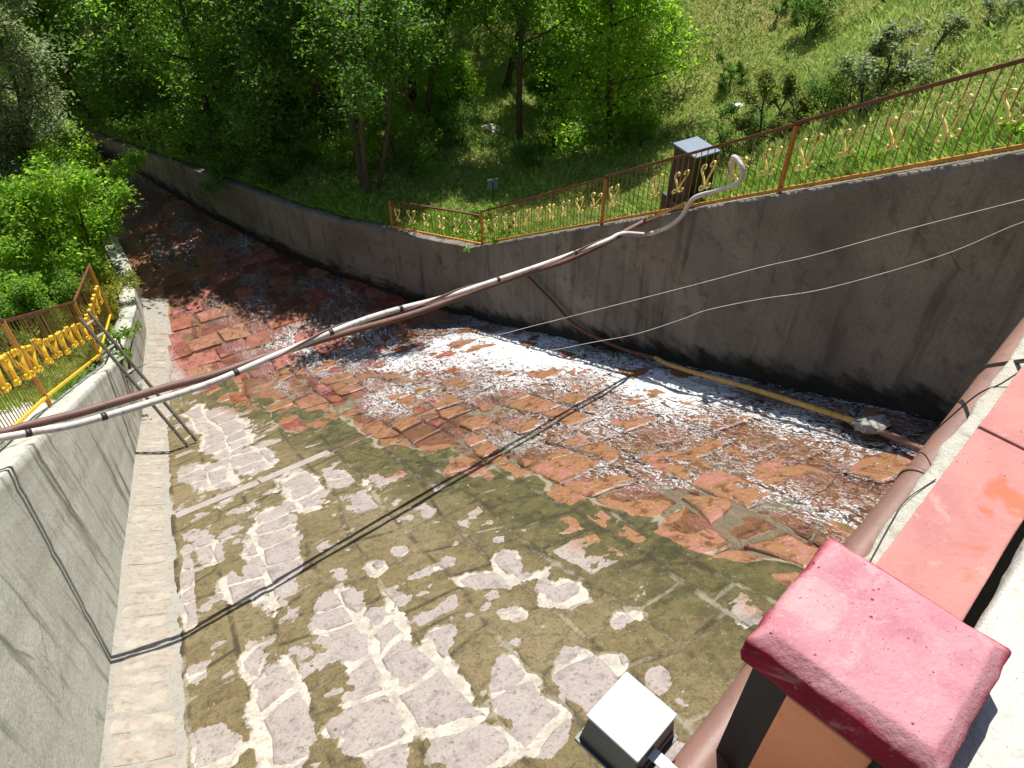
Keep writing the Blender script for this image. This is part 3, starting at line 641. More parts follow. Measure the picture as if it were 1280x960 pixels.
m = MB(); uw_box(m, 1.28, 12, -.095, .075, -2.298, -1.765, 60, .004, 5); pchild(m.build('parapet_wall', M['white_conc']))
for i, (a, b_) in enumerate(((1.20, 2.186), (2.194, 3.75), (3.758, 5.4), (5.41, 8), (8.01, 12))):
    m = MB(); uw_box(m, a, b_, -.124, .102, -1.764, -1.72 + .002 * i, 24, .004, 9 + i)
    o = pchild(m.build('coping_slab', M['pink'])); bv = o.modifiers.new('bev', 'BEVEL'); bv.width = .006; bv.segments = 2; bv.limit_method = 'ANGLE'
# ragged cream lip of mortar on the channel side
vs = []; fs = []; n = 0; us_ = np.arange(1.28, 9, .02)
for u in us_:
    j = .016 * float(fbm(u * 7, 0, 1, 4, 15)) + .012 * float(fbm(u * 1.6, 2, 1, 3, 16)); w_o = -.178 + j
    for w, z in ((-.093, -1.778), (-.13, -1.782 + .004 * float(fbm(u * 14, 1, 1, 3, 17))), (w_o + .008, -1.79 + .006 * float(fbm(u * 14, 3, 1, 3, 18))), (w_o, -1.802), (w_o + .004, -1.84), (-.093, -1.87)): vs.append(UW(u, w, z))
for i in range(len(us_) - 1):
    for k in range(5): fs.append((i*6 + k, (i+1)*6 + k, (i+1)*6 + k + 1, i*6 + k + 1))
m = MB(); m.add(vs, fs, True); pchild(m.build('mortar_lip', M['white_conc']))

pil = empty('parapet_pillar', UW(1.16, 0, -2.3)); tag(pil, 'stout parapet end pillar with rose red cap and orange panel', 'pillar')
m = MB(); uw_box(m, 1.03, 1.275, -.205, .125, -2.297, -1.60, 1); pchild(m.build('shaft', M['frame_black']), pil)
m = MB(); uw_box(m, 1.018, 1.03, -.112, .096, -2.24, -1.735, 1); o = pchild(m.build('panel', M['panel']), pil)
bv = o.modifiers.new('bev', 'BEVEL'); bv.width = .012; bv.segments = 3
# cap: rounded, chamfered block with a rough skin
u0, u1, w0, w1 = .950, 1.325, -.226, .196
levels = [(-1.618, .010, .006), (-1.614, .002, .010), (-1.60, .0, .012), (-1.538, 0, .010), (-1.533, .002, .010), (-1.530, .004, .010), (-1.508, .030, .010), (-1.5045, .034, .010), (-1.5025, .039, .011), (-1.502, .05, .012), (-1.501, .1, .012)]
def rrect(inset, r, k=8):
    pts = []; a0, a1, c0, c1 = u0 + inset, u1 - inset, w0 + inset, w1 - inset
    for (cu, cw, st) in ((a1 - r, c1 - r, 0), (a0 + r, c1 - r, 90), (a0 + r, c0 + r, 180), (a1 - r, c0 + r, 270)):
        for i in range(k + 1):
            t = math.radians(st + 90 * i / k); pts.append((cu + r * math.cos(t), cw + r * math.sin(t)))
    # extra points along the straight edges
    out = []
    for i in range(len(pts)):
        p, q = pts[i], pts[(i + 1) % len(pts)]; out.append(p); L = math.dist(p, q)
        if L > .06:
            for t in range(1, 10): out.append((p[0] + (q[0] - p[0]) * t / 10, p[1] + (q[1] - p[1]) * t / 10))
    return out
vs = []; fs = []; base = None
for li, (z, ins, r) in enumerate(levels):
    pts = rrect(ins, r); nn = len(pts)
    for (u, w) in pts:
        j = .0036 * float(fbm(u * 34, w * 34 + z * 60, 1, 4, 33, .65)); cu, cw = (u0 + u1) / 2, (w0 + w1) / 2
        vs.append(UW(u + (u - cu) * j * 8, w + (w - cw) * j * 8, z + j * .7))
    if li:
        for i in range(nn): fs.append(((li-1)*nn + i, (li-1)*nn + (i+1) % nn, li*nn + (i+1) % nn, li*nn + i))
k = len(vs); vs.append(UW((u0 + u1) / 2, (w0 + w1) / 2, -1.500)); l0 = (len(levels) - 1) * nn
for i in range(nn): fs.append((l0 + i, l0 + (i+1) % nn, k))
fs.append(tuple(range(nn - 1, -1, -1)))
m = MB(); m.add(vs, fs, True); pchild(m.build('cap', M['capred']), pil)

# brown pipe slung outside the parapet
pp = empty('water_pipe', UW(1.5, -.215, -2.3)); tag(pp, 'thick brown painted steel pipe running along the parapet', 'pipe')
m = MB(); m.tube([UW(u, -.215 + .004 * math.sin(u * 3), -2.3) for u in np.arange(-2, 13, .25)], .071, 24); pipe_body = pchild(m.build('pipe_body', M['pipe']), pp)
for u in (1.66, 2.44, 4.1):
    m = MB(); m.tube([UW(u, -.215, -2.3), UW(u + .022, -.215, -2.3)], .075, 24); m.build('weld_seam', M['pipe'], pipe_body)
m = MB(); m.tube([UW(3.02, -.30, -2.22), UW(2.9, -.25, -2.0), UW(2.62, -.12, -1.712), UW(2.56, -.06, -1.70)], .0085, 8); tag(m.build('steel_rod', M['dark_metal']), 'dark steel rod hooked from the pink coping over the brown pipe', 'rod')
m = MB(); m.tube(spline([UW(2.6, -.11, -1.713), UW(2.52, -.15, -1.775), UW(2.5, -.2, -1.86), UW(2.6, -.29, -2.25)], 6), .003, 6); tag(m.build('tie_wire', M['dark_metal']), 'thin dark tie wire looped over the cream ledge beside the steel rod', 'wire')
m = MB(); m.tube(spline([UW(1.95, -.135, -1.776), UW(1.82, -.165, -1.785), UW(1.7, -.16, -1.783), UW(1.5, -.14, -1.778)], 8), .0018, 5); tag(m.build('tie_wire', M['dark_metal']), 'hair-thin curved wire lying on the cream ledge near the red pillar', 'wire')

# floodlight
fl = empty('floodlight', UW(.866, -.40, -2.2)); tag(fl, 'small square floodlight with pale metal top and black sides', 'floodlight')
m = MB(); h = .084; m.add([UW(.866 + a * h * k, -.40 + c * h * k, z) for z, k in ((-2.19, 1.12), (-2.07, .97), (-2.058, .93)) for a, c in ((-1, -1), (1, -1), (1, 1), (-1, 1))],
      [(i, (i+1) % 4, 4 + (i+1) % 4, 4 + i) for i in range(4)] + [(4+i, 4+(i+1) % 4, 8 + (i+1) % 4, 8 + i) for i in range(4)] + [(3, 2, 1, 0), (8, 9, 10, 11)]); housing = pchild(m.build('housing', M['lamp_dark']), fl)
m = MB(); uw_box(m, .866 - .087, .866 + .087, -.487, -.313, -2.0575, -2.046, 1); o = top_plate = pchild(m.build('top_plate', M['lamp_top']), fl); bv = o.modifiers.new('bev', 'BEVEL'); bv.width = .004; bv.segments = 2
for sd_ in (-1, 1):
    m = MB(); uw_box(m, .866 - .088, .866 + .088, -.40 + sd_ * .0895 - .003, -.40 + sd_ * .0895 + .003, -2.15, -2.142, 1); m.build('seam', M['lamp_dark'], housing)
m = MB(); uw_box(m, .866 - .103, .866 + .103, -.503, -.297, -2.205, -2.19, 1); pchild(m.build('bezel', M['lamp_dark']), fl)
m = MB(); uw_box(m, .866 - .085, .866 + .085, -.485, -.315, -2.209, -2.2052, 1); pchild(m.build('lens', M['glass']), fl)
m = MB(); m.beam(UW(.85, -.312, -2.11), UW(.85, -.17, -2.12), .034, .006, bev=.001); m.beam(UW(.85, -.17, -2.117), UW(.85, -.165, -2.24), .034, .006); pchild(m.build('bracket', M['lamp_top']), fl)
m = MB(); m.tube(spline([UW(.80, -.315, -2.12), UW(.79, -.26, -2.17), UW(.76, -.2, -2.2), UW(.74, -.13, -2.22)], 6), .005, 8); pchild(m.build('lead', M['lamp_dark']), fl)

# ------------------------------------------------------------------ cables, wires, pipes over the chute
white = [(7.07, -1.97, -5.64), (7.14, -1.72, -5.75), (7.25, -1.3, -5.92), (7.47, -0.5, -6.13), (7.63, 0.13, -6.25), (7.82, 0.81, -6.32), (8.11, 1.88, -6.44), (8.3, 2.6, -6.57), (8.55, 3.52, -6.82), (8.84, 4.58, -7.04), (9.16, 5.76, -7.27), (9.52, 7.1, -7.49), (9.65, 7.57, -7.54)]
loop = [(9.82, 8.3, -7.86), (9.33, 8.32, -7.46), (8.99, 8.32, -7.05), (8.79, 8.34, -6.61), (8.39, 8.4, -6.29), (7.97, 8.42, -5.95), (7.91, 8.42, -5.73), (8.02, 8.42, -5.62), (8.2, 8.45, -5.63), (8.4, 8.7, -6.1)]
wl_ = [(6.8, -3.2, -5.2), (6.95, -2.5, -5.42)] + white + loop
def thin(path, r, mat, name, label, cat, n=10, sides=10):
    m_ = MB(); m_.tube(spline([WV(*p) for p in path], n), r, sides); o = m_.build(name, mat); tag(o, label, cat); return o
wc = thin(wl_, .041, M['cable_white'], 'sleeved_cable', 'thick white sleeved cable sagging across the channel, looping up at the far fence', 'cable')
brown = [(6.8, -3.2, -5.3), (7.0, -2.5, -5.42)] + [(7.205, -1.984, -5.687), (7.266, -1.751, -5.748), (7.398, -1.275, -5.9), (7.62, -0.466, -6.102), (7.782, 0.152, -6.274), (7.964, 0.84, -6.396), (8.258, 1.903, -6.659), (8.582, 3.097, -6.963), (9.007, 4.665, -7.236), (9.381, 6.082, -7.529), (9.634, 7.003, -7.641)] + [(9.95, 8.1, -7.7), (10.0, 8.7, -7.62)]
thin(brown, .049, M['cable_brown'], 'sleeved_cable', 'dark brown cable sagging across the channel alongside the white one', 'cable')
ties = spline([WV(*p) for p in white], 10)
for k_ in (9, 23, 44, 58, 72, 90, 104, 116):
    m = MB(); d_ = (ties[k_+1] - ties[k_]).normalized(); c_ = ties[k_]; m.tube([c_ - d_ * .03, c_ + d_ * .03], .045, 10); m.build('tape_band', M['dark_metal'], wc)
thin([(10.48, 8.30, -8.12), (9.9, 8.36, -7.6), (9.05, 8.40, -6.84)], .028, M['pole_yellow'], 'yellow_pole', 'short dull yellow pole along the fence foot under the white cable loop', 'pole', 4)
thin([(2.93, 7.85, -3.34), (3.6, 7.86, -3.92), (4.47, 7.61, -4.65), (5.28, 7.17, -5.34), (5.77, 6.85, -5.71), (6.53, 6.24, -6.32), (7.68, 5.16, -7.21), (8.32, 4.48, -7.7), (9.6, 3.3, -8.75), (11.2, 1.9, -11.6)], .005, M['wire'], 'thin_wire', 'thin pale wire hanging before the dark wall, upper of the two', 'wire', 8, 6)
thin([(2.81, 7.75, -3.46), (3.48, 7.81, -4.1), (4.04, 7.65, -4.78), (4.98, 7.22, -5.67), (5.63, 6.85, -6.13), (6.18, 6.49, -6.55), (6.42, 6.25, -6.8), (6.89, 5.8, -7.24), (7.56, 5.21, -7.72), (8.8, 4.0, -8.7), (10.6, 2.6, -11.3)], .005, M['wire'], 'thin_wire', 'thin pale wire hanging before the dark wall, lower of the two', 'wire', 8, 6)
tw = spline([WV(*p) for p in white[5:]], 12); m = MB(); pts_ = []
for k_, c_ in enumerate(tw):
    d_ = (tw[min(k_+1, len(tw)-1)] - tw[max(k_-1, 0)]).normalized(); r1 = d_.cross(Vector((0, 0, 1))).normalized(); r2 = r1.cross(d_); a_ = k_ * .21; pts_.append(c_ + (r1 * math.cos(a_) + r2 * math.sin(a_)) * .05)
m.tube(pts_, .013, 6); tag(m.build('sleeved_cable', M['cable_brown']), 'thin brown cable wound round the thick white cable', 'cable')
# fallen pipe lying in the white water by the dark wall
fp = empty('fallen_pipe', WV(8, 8, -9.9)); tag(fp, 'long bent fallen pipe in the white water, rusty upper end and yellow lower end', 'pipe')
def fchild(o): o.parent = fp; o.matrix_parent_inverse = Matrix.Translation(fp.location).inverted(); return o
def bz(s, b, h): return tuple(on_bed(s, b, h).tolist())
m = MB(); m.tube(spline([WV(14.38, 8.34, -11.64), WV(13.16, 8.33, -11.62), WV(12.02, 8.33, -11.62), WV(10.3, 8.28, -11.0), bz(8.6, 8.12, .2)], 8), .04, 10); fchild(m.build('rusty_length', M['rail_rust']))
m = MB(); m.tube(spline([bz(8.75, 8.14, .21), bz(8.05, 8.0, .19), bz(6, 7.82, .2), bz(3.9, 7.6, .19)], 8), .042, 12); fchild(m.build('yellow_length', M['pole_yellow']))
m = MB(); m.tube([bz(3.98, 7.605, .19), bz(3.2, 7.42, .18), bz(2.0, 7.1, .2)], .045, 12); fchild(m.build('brown_length', M['pipe']))
vs = []; fs = []
for i in range(9):
    for k in range(10):
        a = 2 * math.pi * k / 10; r_ = (.06 + .09 * math.sin(math.pi * i / 8)) * (1 + .5 * float(fbm(i * .9, k * .8, 1, 2, 5)))
        c = Vector(bz(4.05 - i * .055, 7.6 + (.02 - .004 * i), .2)); vs.append(c + Vector(SB.tolist()) * r_ * math.cos(a) * 1.4 + Vector((0, 0, 1)) * r_ * math.sin(a) * .8)
for i in range(8):
    for k in range(10): fs.append((i*10 + k, i*10 + (k+1) % 10, (i+1)*10 + (k+1) % 10, (i+1)*10 + k))
m = MB(); m.add(vs, fs); tag(m.build('snagged_rag', M['rag']), 'grey clump of rag snagged on the yellow fallen pipe', 'rag')

# ------------------------------------------------------------------ fences
def ribbon(path, t, depth):
    """flat bar swept along a 2-D path (x along the fence, z up)"""
    vs = []; fs = []; n = len(path)
    for i in range(n):
        a = Vector(path[max(i-1, 0)]); b_ = Vector(path[min(i+1, n-1)]); d = (b_ - a).normalized(); nr = Vector((-d.y, d.x)) * t / 2
        p = Vector(path[i])
        for q, y in ((p + nr, -depth/2), (p + nr, depth/2), (p - nr, depth/2), (p - nr, -depth/2)): vs.append((q.x, y, q.y))
    for i in range(n - 1):
        for k in range(4): fs.append((i*4 + k, i*4 + (k+1) % 4, (i+1)*4 + (k+1) % 4, (i+1)*4 + k))
    fs += [(3, 2, 1, 0), tuple((n-1)*4 + k for k in range(4))]
    return vs, fs
def scroll_mesh(name, slope, scale, depth, mat):
    half = [(.005, -.13), (.05, -.02), (.105, .07), (.118, .12), (.095, .158), (.058, .15), (.045, .115), (.062, .098)]
    low = [(.005, -.13), (.03, -.172), (.07, -.178), (.092, -.15), (.08, -.122), (.058, -.128)]
    m_ = MB()
    for sg in (1, -1):
        for pth in (half, low):
            P = [Vector((x * sg, y, 0)) for x, y in pth]; P = spline(P, 4); P = [(p.x * scale, p.y * scale) for p in P]
            vs, fs = ribbon(P, .017 * scale, depth); vs = [(x, y, z + slope * x) for x, y, z in vs]; m_.add(vs, fs)
    me = m_.mesh(name); me.materials.append(mat); return me
def fence(label, segs, H, mats, spacing, orn_step, orn_scale, orn_depth, orn_h, post_w, skip_post=()):
    root = empty('metal_fence', segs[0][0]); tag(root, label, 'fence'); inv = Matrix.Translation(root.location).inverted()
    def ch(o): o.parent = root; o.matrix_parent_inverse = inv; return o
    seen = set()
    for si, (p0, p1, hs_) in enumerate(segs):
        p0 = Vector(p0); p1 = Vector(p1); d = p1 - p0; hz = Vector((d.x, d.y, 0)); L = hz.length; dh = hz / L; slope = d.z / L; ang = math.atan2(dh.y, dh.x)
        up = Vector((0, 0, 1)); Hh = H * hs_
        m_ = MB(); m_.beam(p0 + up * (Hh) - dh * .02, p1 + up * (Hh) + dh * .02, .06, .05, bev=.006); ch(m_.build('top_rail', mats['rail']))
        m_ = MB(); m_.beam(p0 + up * .06, p1 + up * .06, .05, .05, bev=.005); ch(m_.build('bottom_rail', mats['bottom']))
        for j, p in enumerate((p0, p1)):
            key = tuple(round(c, 1) for c in p[:2])
            if key in seen or (si, j) in skip_post: continue
            seen.add(key); m_ = MB(); m_.beam(p - up * .12, p + up * (Hh - .015), post_w, post_w, Vector((dh.x, dh.y, 0)), .005); ch(m_.build('post', mats['post']))
        nb = int(L / spacing); bar = MB(); bar.beam((0, 0, .08), (0, 0, Hh - .02), .011, .011, Vector((1, 0, 0))); bme = bar.mesh('baluster'); bme.materials.append(mats['bar'])
        for i in range(1, nb):
            o = bpy.data.objects.new('baluster', bme); COL.objects.link(o); o.location = p0 + d * (i / nb); o.rotation_euler = (rnd.uniform(-.01, .01), rnd.uniform(-.012, .012), ang); ch(o)
        sme = scroll_mesh('scroll', slope, orn_scale, orn_depth, mats['scroll']); no = int(L / orn_step)
        for i in range(no):
            if rnd.random() < .08: continue
            o = bpy.data.objects.new('scroll', sme); COL.objects.link(o); o.location = p0 + d * ((i + .5) / no) + up * (Hh * orn_h + rnd.uniform(-.02, .02)); o.rotation_euler = (rnd.uniform(-.1, .1), rnd.uniform(-.14, .14), ang + rnd.uniform(-.15, .15)); o.scale = (rnd.uniform(.8, 1.1), 1, rnd.uniform(.85, 1.1)); ch(o)
    return root
def rf(s, off=.14): return W(s, bR(s) + off, zRT(s) + .005).tolist()
segs = [(rf(2.3), rf(7.27), 1), (rf(7.27), rf(11.7), 1), (rf(11.7), rf(17.55), 1), ((W(17.62, 8.6, zRT(17.6) - .02)).tolist(), W(21.0, 7.05, zRT(21) + .01).tolist(), .92)]
fence('rusty sloping metal fence with yellow scrolls on top of the dark wall', segs, 1.1, dict(rail=M['rail_rust'], bottom=M['ochre'], post=M['post_orange'], bar=M['balus'], scroll=M['scroll']), .135, .58, 1.3, .03, .55, .06, skip_post=((3, 0),))
segs = [(W(5.2, -2.42, zLT(5.2) + .01).tolist(), W(11.7, -2.37, zLT(11.7) + .16).tolist(), 1), (W(11.7, -2.37, zLT(11.7) + .16).tolist(), W(17.3, -2.02, zLT(17.3) + .32).tolist(), 1), (W(17.3, -2.02, zLT(17.3) + .32).tolist(), W(20.3, -1.66, -13.25).tolist(), 1)]
fence('bright yellow and rust metal fence with yellow scrolls on the left wall', segs, 1.65, dict(rail=M['rail_rust'], bottom=M['yellow'], post=M['ochre'], bar=M['balus'], scroll=M['yellow']), .15, .72, 1.6, .075, .52, .07)

# ladder leaning in the channel against the left wall
lad = empty('wooden_ladder', WV(14.75, -.72, zbed(14.75))); tag(lad, 'grey wooden ladder with pale rungs leaning over the left wall', 'ladder')
la, lb = WV(14.75, -.72, float(zbed(14.75)) + .03), WV(16.5, -1.86, -10.55); ld = (lb - la); lx = ld.normalized().cross(Vector((0, 0, 1))).normalized() * .125
def lchild(o): o.parent = lad; o.matrix_parent_inverse = Matrix.Translation(lad.location).inverted(); return o
for sg in (-1, 1):
    m = MB(); m.beam(la + lx * sg, lb + lx * sg, .05, .10, bev=.006); lchild(m.build('side_rail', M['ladder']))
for i in range(11):
    p = la + ld * ((i + .6) / 11.2); m = MB(); m.beam(p - lx * 1.3, p + lx * 1.02, .055, .04, ld.normalized()); lchild(m.build('rung', M['rung']))

# cabinet behind the far fence, small blue plate, pale stones
def local_box(root, name, x0, x1, y0, y1, z0, z1, mat, bev=.01):
    m_ = MB(); m_.add([(x, y, z) for z in (z0, z1) for x, y in ((x0, y0), (x1, y0), (x1, y1), (x0, y1))], [(3, 2, 1, 0), (4, 5, 6, 7), (0, 1, 5, 4), (1, 2, 6, 5), (2, 3, 7, 6), (3, 0, 4, 7)])
    o = m_.build(name, mat, root); bv_ = o.modifiers.new('bev', 'BEVEL'); bv_.width = bev; bv_.segments = 2; return o
angR = math.atan2(-SA[1], -SA[0])
cz = float(zRT(9.6)) + .0
cabn = empty('metal_cabinet', WV(9.75, 9.1, cz - .35), angR); tag(cabn, 'dark brown metal cabinet with blue grey lid behind the sloping fence', 'cabinet')
local_box(cabn, 'body', -.30, .30, -.25, .25, -.5, 1.42, M['dark_metal']); local_box(cabn, 'lid', -.33, .33, -.28, .28, 1.423, 1.46, M['cab_top'])
door = local_box(cabn, 'door', -.26, .26, .251, .265, .1, 1.36, M['dark_metal']); local_box(door, 'handle', .17, .2, .2655, .295, .75, .9, M['cab_top'], .004); local_box(door, 'hinge', -.275, -.25, .2655, .28, 1.1, 1.2, M['cab_top'], .003); local_box(door, 'hinge', -.275, -.25, .2655, .28, .25, .35, M['cab_top'], .003); local_box(cabn, 'foot_plinth', -.44, .36, -.28, .28, -.7, .42, M['dark_metal'])
o = empty('blue_plate', WV(20.9, 10.7, float(ground_right(20.9, 10.7))), .4); tag(o, 'small faded blue plate on a thin stake in the grass', 'plate')
local_box(o, 'plate', -.19, .19, -.01, .01, .45, .82, M['blue_plate'], .004); local_box(o, 'stake', -.015, .015, -.03, -.0105, -.1, .7, M['dark_metal'], .003)
def rock(s, b, r, label, right=True, mat=None):
    bm_ = bmesh.new(); bmesh.ops.create_icosphere(bm_, subdivisions=3, radius=1)
    sd_ = rnd.random() * 50
    for v_ in bm_.verts: v_.co *= 1 + .35 * float(fbm(v_.co.x * 1.3 + sd_, v_.co.y * 1.3 + v_.co.z * 1.1, 1, 3, 7)); v_.co.z *= .45; v_.co.x *= 1.5
    me = bpy.data.meshes.new('pale_rock'); bm_.to_mesh(me); bm_.free(); me.materials.append(mat or M['rock']); o_ = bpy.data.objects.new('pale_rock', me); COL.objects.link(o_)
    z = float(ground_right(s, b) if right else ground_left(s, b)); o_.location = WV(s, b, z + r * .15); o_.scale = (r, r, r); o_.rotation_euler = (0, 0, rnd.uniform(0, 6)); tag(o_, label, 'rock'); return o_
rock(26.3, 13.48, .30, 'pale flat rock in the sunny grass left of the curved trunk')
rock(20.6, 21.0, .2, 'small white stone high on the grassy hillside')
rock(7.55, 8.98, .09, 'tiny pale stone at the fence foot near the tall weeds')
# pale concrete apron behind the left fence
As, Ab = np.meshgrid(np.arange(3, 15, .15), np.linspace(-2.5, -4.6, 18), indexing='ij'); Ae = .06 * fbm(As, Ab, 1.2, 4, 201)
mm_ = mobj('concrete_apron', grid_mesh('concrete_apron', W(As, Ab, ground_left(As, Ab) + .05 + Ae)[:, ::-1]), M['deck']); tag(mm_, 'rough pale concrete apron behind the yellow fence', 'apron')

# ------------------------------------------------------------------ trees, bushes, grass
def unit(v): return v / np.maximum(np.linalg.norm(v, axis=-1, keepdims=True), 1e-6)
def leaf_arrays(C, size, rg, up=.8, aspect=.55):
    n = len(C); nrm = unit(rg.normal(size=(n, 3)) + np.array([0, 0, up * 2])); ax = unit(np.cross(nrm, rg.normal(size=(n, 3)))); sd_ = np.cross(nrm, ax)
    L = size * rg.uniform(.6, 1.35, (n, 1)); Wd = L * aspect
    base = C - ax * L * .5; tip = C + ax * L * .5 - np.array([0, 0, 1]) * L * .12; mid = C - ax * L * .05
    V = np.stack([base, mid + sd_ * Wd * .5 + nrm * L * .06, tip, mid - sd_ * Wd * .5 + nrm * L * .06], 1).reshape(-1, 3)
    return V, np.arange(n * 4).reshape(n, 4)
def wander(p, d, L, n, rg, bend=.12, lift=0.0):
    pts = [np.array(p, float)]; d = np.array(d, float) / np.linalg.norm(d)
    for i in range(n):
        d = d + rg.normal(size=3) * bend + np.array([0, 0, lift]); d /= np.linalg.norm(d); pts.append(pts[-1] + d * L / n)
    return pts
def make_tree_mesh(seed, height, spread, n_limbs, base_frac, n_leaf, leaf, stems=1, r0=.16, lean=(0, 0), dense=1.0, low=0):
    rg = np.random.default_rng(seed); mb = MB(); tips = []
    for st in range(stems):
        a = 2 * math.pi * st / max(stems, 1) + seed; off = np.array([math.cos(a), math.sin(a), 0]) * (.22 if stems > 1 else 0)
        d0 = np.array([lean[0] + math.cos(a) * .22 * (stems > 1), lean[1] + math.sin(a) * .22 * (stems > 1), 1.0])
        tr = wander(off - np.array([0, 0, .4]), d0, height * (1 - .12 * st), 9, rg, .07, .02)
        rad = [r0 * (1 - .88 * i / 9) * (1 - .2 * st) + .012 for i in range(10)]; rad[0] *= 1.35
        mb.tube(tr, rad, 8, False)
        nl = max(3, n_limbs // stems)
        for k in range(nl):
            f = base_frac + (1 - base_frac) * (k + .5) / nl; i = min(8, int(f * 9)); t = f * 9 - i; p = np.array(tr[i]) * (1 - t) + np.array(tr[i+1]) * t
            az = 2.4 * k + seed + rg.uniform(-.4, .4); el = rg.uniform(.15, .75) + .5 * f; d = np.array([math.cos(az), math.sin(az), el])
            L = spread * (1.05 - .55 * f) * rg.uniform(.75, 1.2); lim = wander(p, d, L, 5, rg, .16, .05); r1 = r0 * (1 - .8 * f) * .45 + .012
            mb.tube(lim, [r1 * (1 - .85 * q / 5) + .005 for q in range(6)], 6, False)
            for j in range(1, 6): tips.append((lim[j], .35 + .1 * j, f))
            for q in range(5):
                jj = rg.integers(1, 6); tw = wander(lim[jj], np.array(lim[jj]) - np.array(lim[jj-1]) + rg.normal(size=3) * .45 * L / 5 * 2, L * rg.uniform(.25, .5), 3, rg, .25, .02)
                mb.tube(tw, [r1 * .35, r1 * .22, r1 * .12, .003], 4, False)
                tips += [(tw[2], .9, f), (tw[3], 1.0, f)]
        tips += [(tr[9], 1, 1), (tr[8], .8, 1)]
    P = np.array([t_[0] for t_ in tips]); wgt = np.array([t_[1] for t_ in tips]); wgt = wgt * rg.uniform(.25, 1.6, len(wgt)); wgt /= wgt.sum()
    idx = rg.choice(len(P), n_leaf, p=wgt); sg = spread * .088 / dense * rg.uniform(.6, 1.4, len(P))[idx][:, None]
    C = P[idx] + np.clip(rg.normal(size=(n_leaf, 3)), -2.0, 2.0) * sg * np.array([1, 1, .75])
    C = C[C[:, 2] > max(.05, low)]
    V, Q = leaf_arrays(C, leaf, rg)
    return mb.mesh('trunk'), np_mesh('crown', V, Q)
PROTO = {}
PROTO['open'] = make_tree_mesh(3, 9.5, 3.4, 12, .42, 9000, .18, 1, .15, (.05, .0))
PROTO['dense'] = make_tree_mesh(11, 9.5, 3.9, 17, .20, 12500, .19, 1, .18)
PROTO['multi'] = make_tree_mesh(21, 10.5, 3.6, 15, .42, 12000, .18, 3, .15)
PROTO['curved'] = make_tree_mesh(32, 8.0, 3.6, 13, .38, 10000, .17, 1, .13, (-.12, .05))
PROTO['round'] = make_tree_mesh(44, 6.8, 3.1, 15, .12, 13000, .16, 1, .12)
PROTO['tall'] = make_tree_mesh(55, 12.0, 3.1, 24, .06, 20000, .16, 1, .17)
PROTO['bush'] = make_tree_mesh(61, 2.3, 1.5, 9, .05, 5200, .105, 3, .035, low=.0)
PROTO['bush2'] = make_tree_mesh(67, 2.0, 1.7, 10, .05, 5600, .10, 3, .03)
PROTO['big_bush'] = make_tree_mesh(73, 4.2, 2.5, 14, .04, 15000, .15, 3, .07)
PROTO['shrub'] = make_tree_mesh(81, 1.9, .8, 12, .06, 6500, .075, 3, .022)
PROTO['spindly'] = make_tree_mesh(87, 1.5, .38, 9, .10, 2200, .07, 1, .018)
PROTO['weed'] = make_tree_mesh(93, .75, .5, 8, .05, 1500, .07, 3, .010)
def plant(name, proto, leaf, s, b, scale, rot, label, cat, group=None, right=True, dz=-.05, sz=1.0, tilt=(0, 0)):
    z = float(ground_right(s, b) if right else ground_left(s, b))
    root = empty(name, WV(s, b, z + dz)); root.scale = (scale, scale, scale * sz); root.rotation_euler = (tilt[0], tilt[1], rot); tag(root, label, cat, group)
    tm, cm = PROTO[proto]
    for nm, me, mt in (('trunk' if cat == 'tree' else 'stem', tm, M['bark']), ('crown' if cat == 'tree' else 'foliage', cm, M[leaf])):
        if not me.materials: me.materials.append(mt)
        o_ = bpy.data.objects.new(nm, me); COL.objects.link(o_); o_.parent = root; o_.material_slots[0].link = 'OBJECT'; o_.material_slots[0].material = mt
    return root
T = lambda *a, **k: plant('broadleaf_tree', *a, **k)
WOOD = 'trees of the wood beyond the dark wall'
T('multi', 'leaf_dark', 24.2, 7.5, .92, .3, 'dark many-stemmed tree close behind the wall, trunks forking low', 'tree', WOOD)
T('open', 'leaf_mid', 27.0, 10.6, 1.0, 1.2, 'tree with thick straight dark trunk in the middle of the wood', 'tree', WOOD)
T('open', 'leaf_dark', 25.0, 10.6, .72, 4.0, 'slim tree leaning right beside the dark shaded grass', 'tree', WOOD, tilt=(.02, .16))
T('curved', 'leaf_mid', 24.6, 13.9, 1.0, .6, 'tree with short curved trunk standing in the sunny clearing', 'tree', WOOD)
T('round', 'leaf_bright', 22.4, 16.6, 1.02, 2.2, 'bright yellow-green leafy tree at the right end of the wood', 'tree', WOOD)
T('round', 'leaf_bright', 25.4, 18.9, 1.1, 5.2, 'sunlit tree just behind the bright one at the wood\'s right end', 'tree', WOOD)
T('dense', 'leaf_mid', 28.4, 7.3, .85, 2.9, 'full green tree left of the many-stemmed dark tree', 'tree', WOOD)
T('dense', 'leaf_mid', 32.5, 6.0, .95, 4.4, 'green tree overhanging the far end of the channel wall', 'tree', WOOD)
T('dense', 'leaf_dark', 36.5, 4.2, .95, .9, 'dark tree overhanging the channel where it bends out of sight', 'tree', WOOD)
T('multi', 'leaf_olive', 39.5, 2.2, .8, 5.1, 'olive brown thin-leaved tree above the far bend of the channel', 'tree', WOOD)
T('dense', 'leaf_dark', 27.6, 4.9, .8, 5.5, 'dark tree at the wall edge shading the lower channel', 'tree', WOOD)
T('dense', 'leaf_mid', 31.2, 3.6, .9, 3.3, 'green tree at the wall edge left of the shaded dark tree', 'tree', WOOD)
T('dense', 'leaf_dark', 34.6, 2.6, .9, 1.9, 'dark tree at the wall edge near the far bend', 'tree', WOOD)
T('round', 'leaf_mid', 41.0, -.6, 1.0, 2.7, 'green tree closing the view where the channel vanishes', 'tree', WOOD)
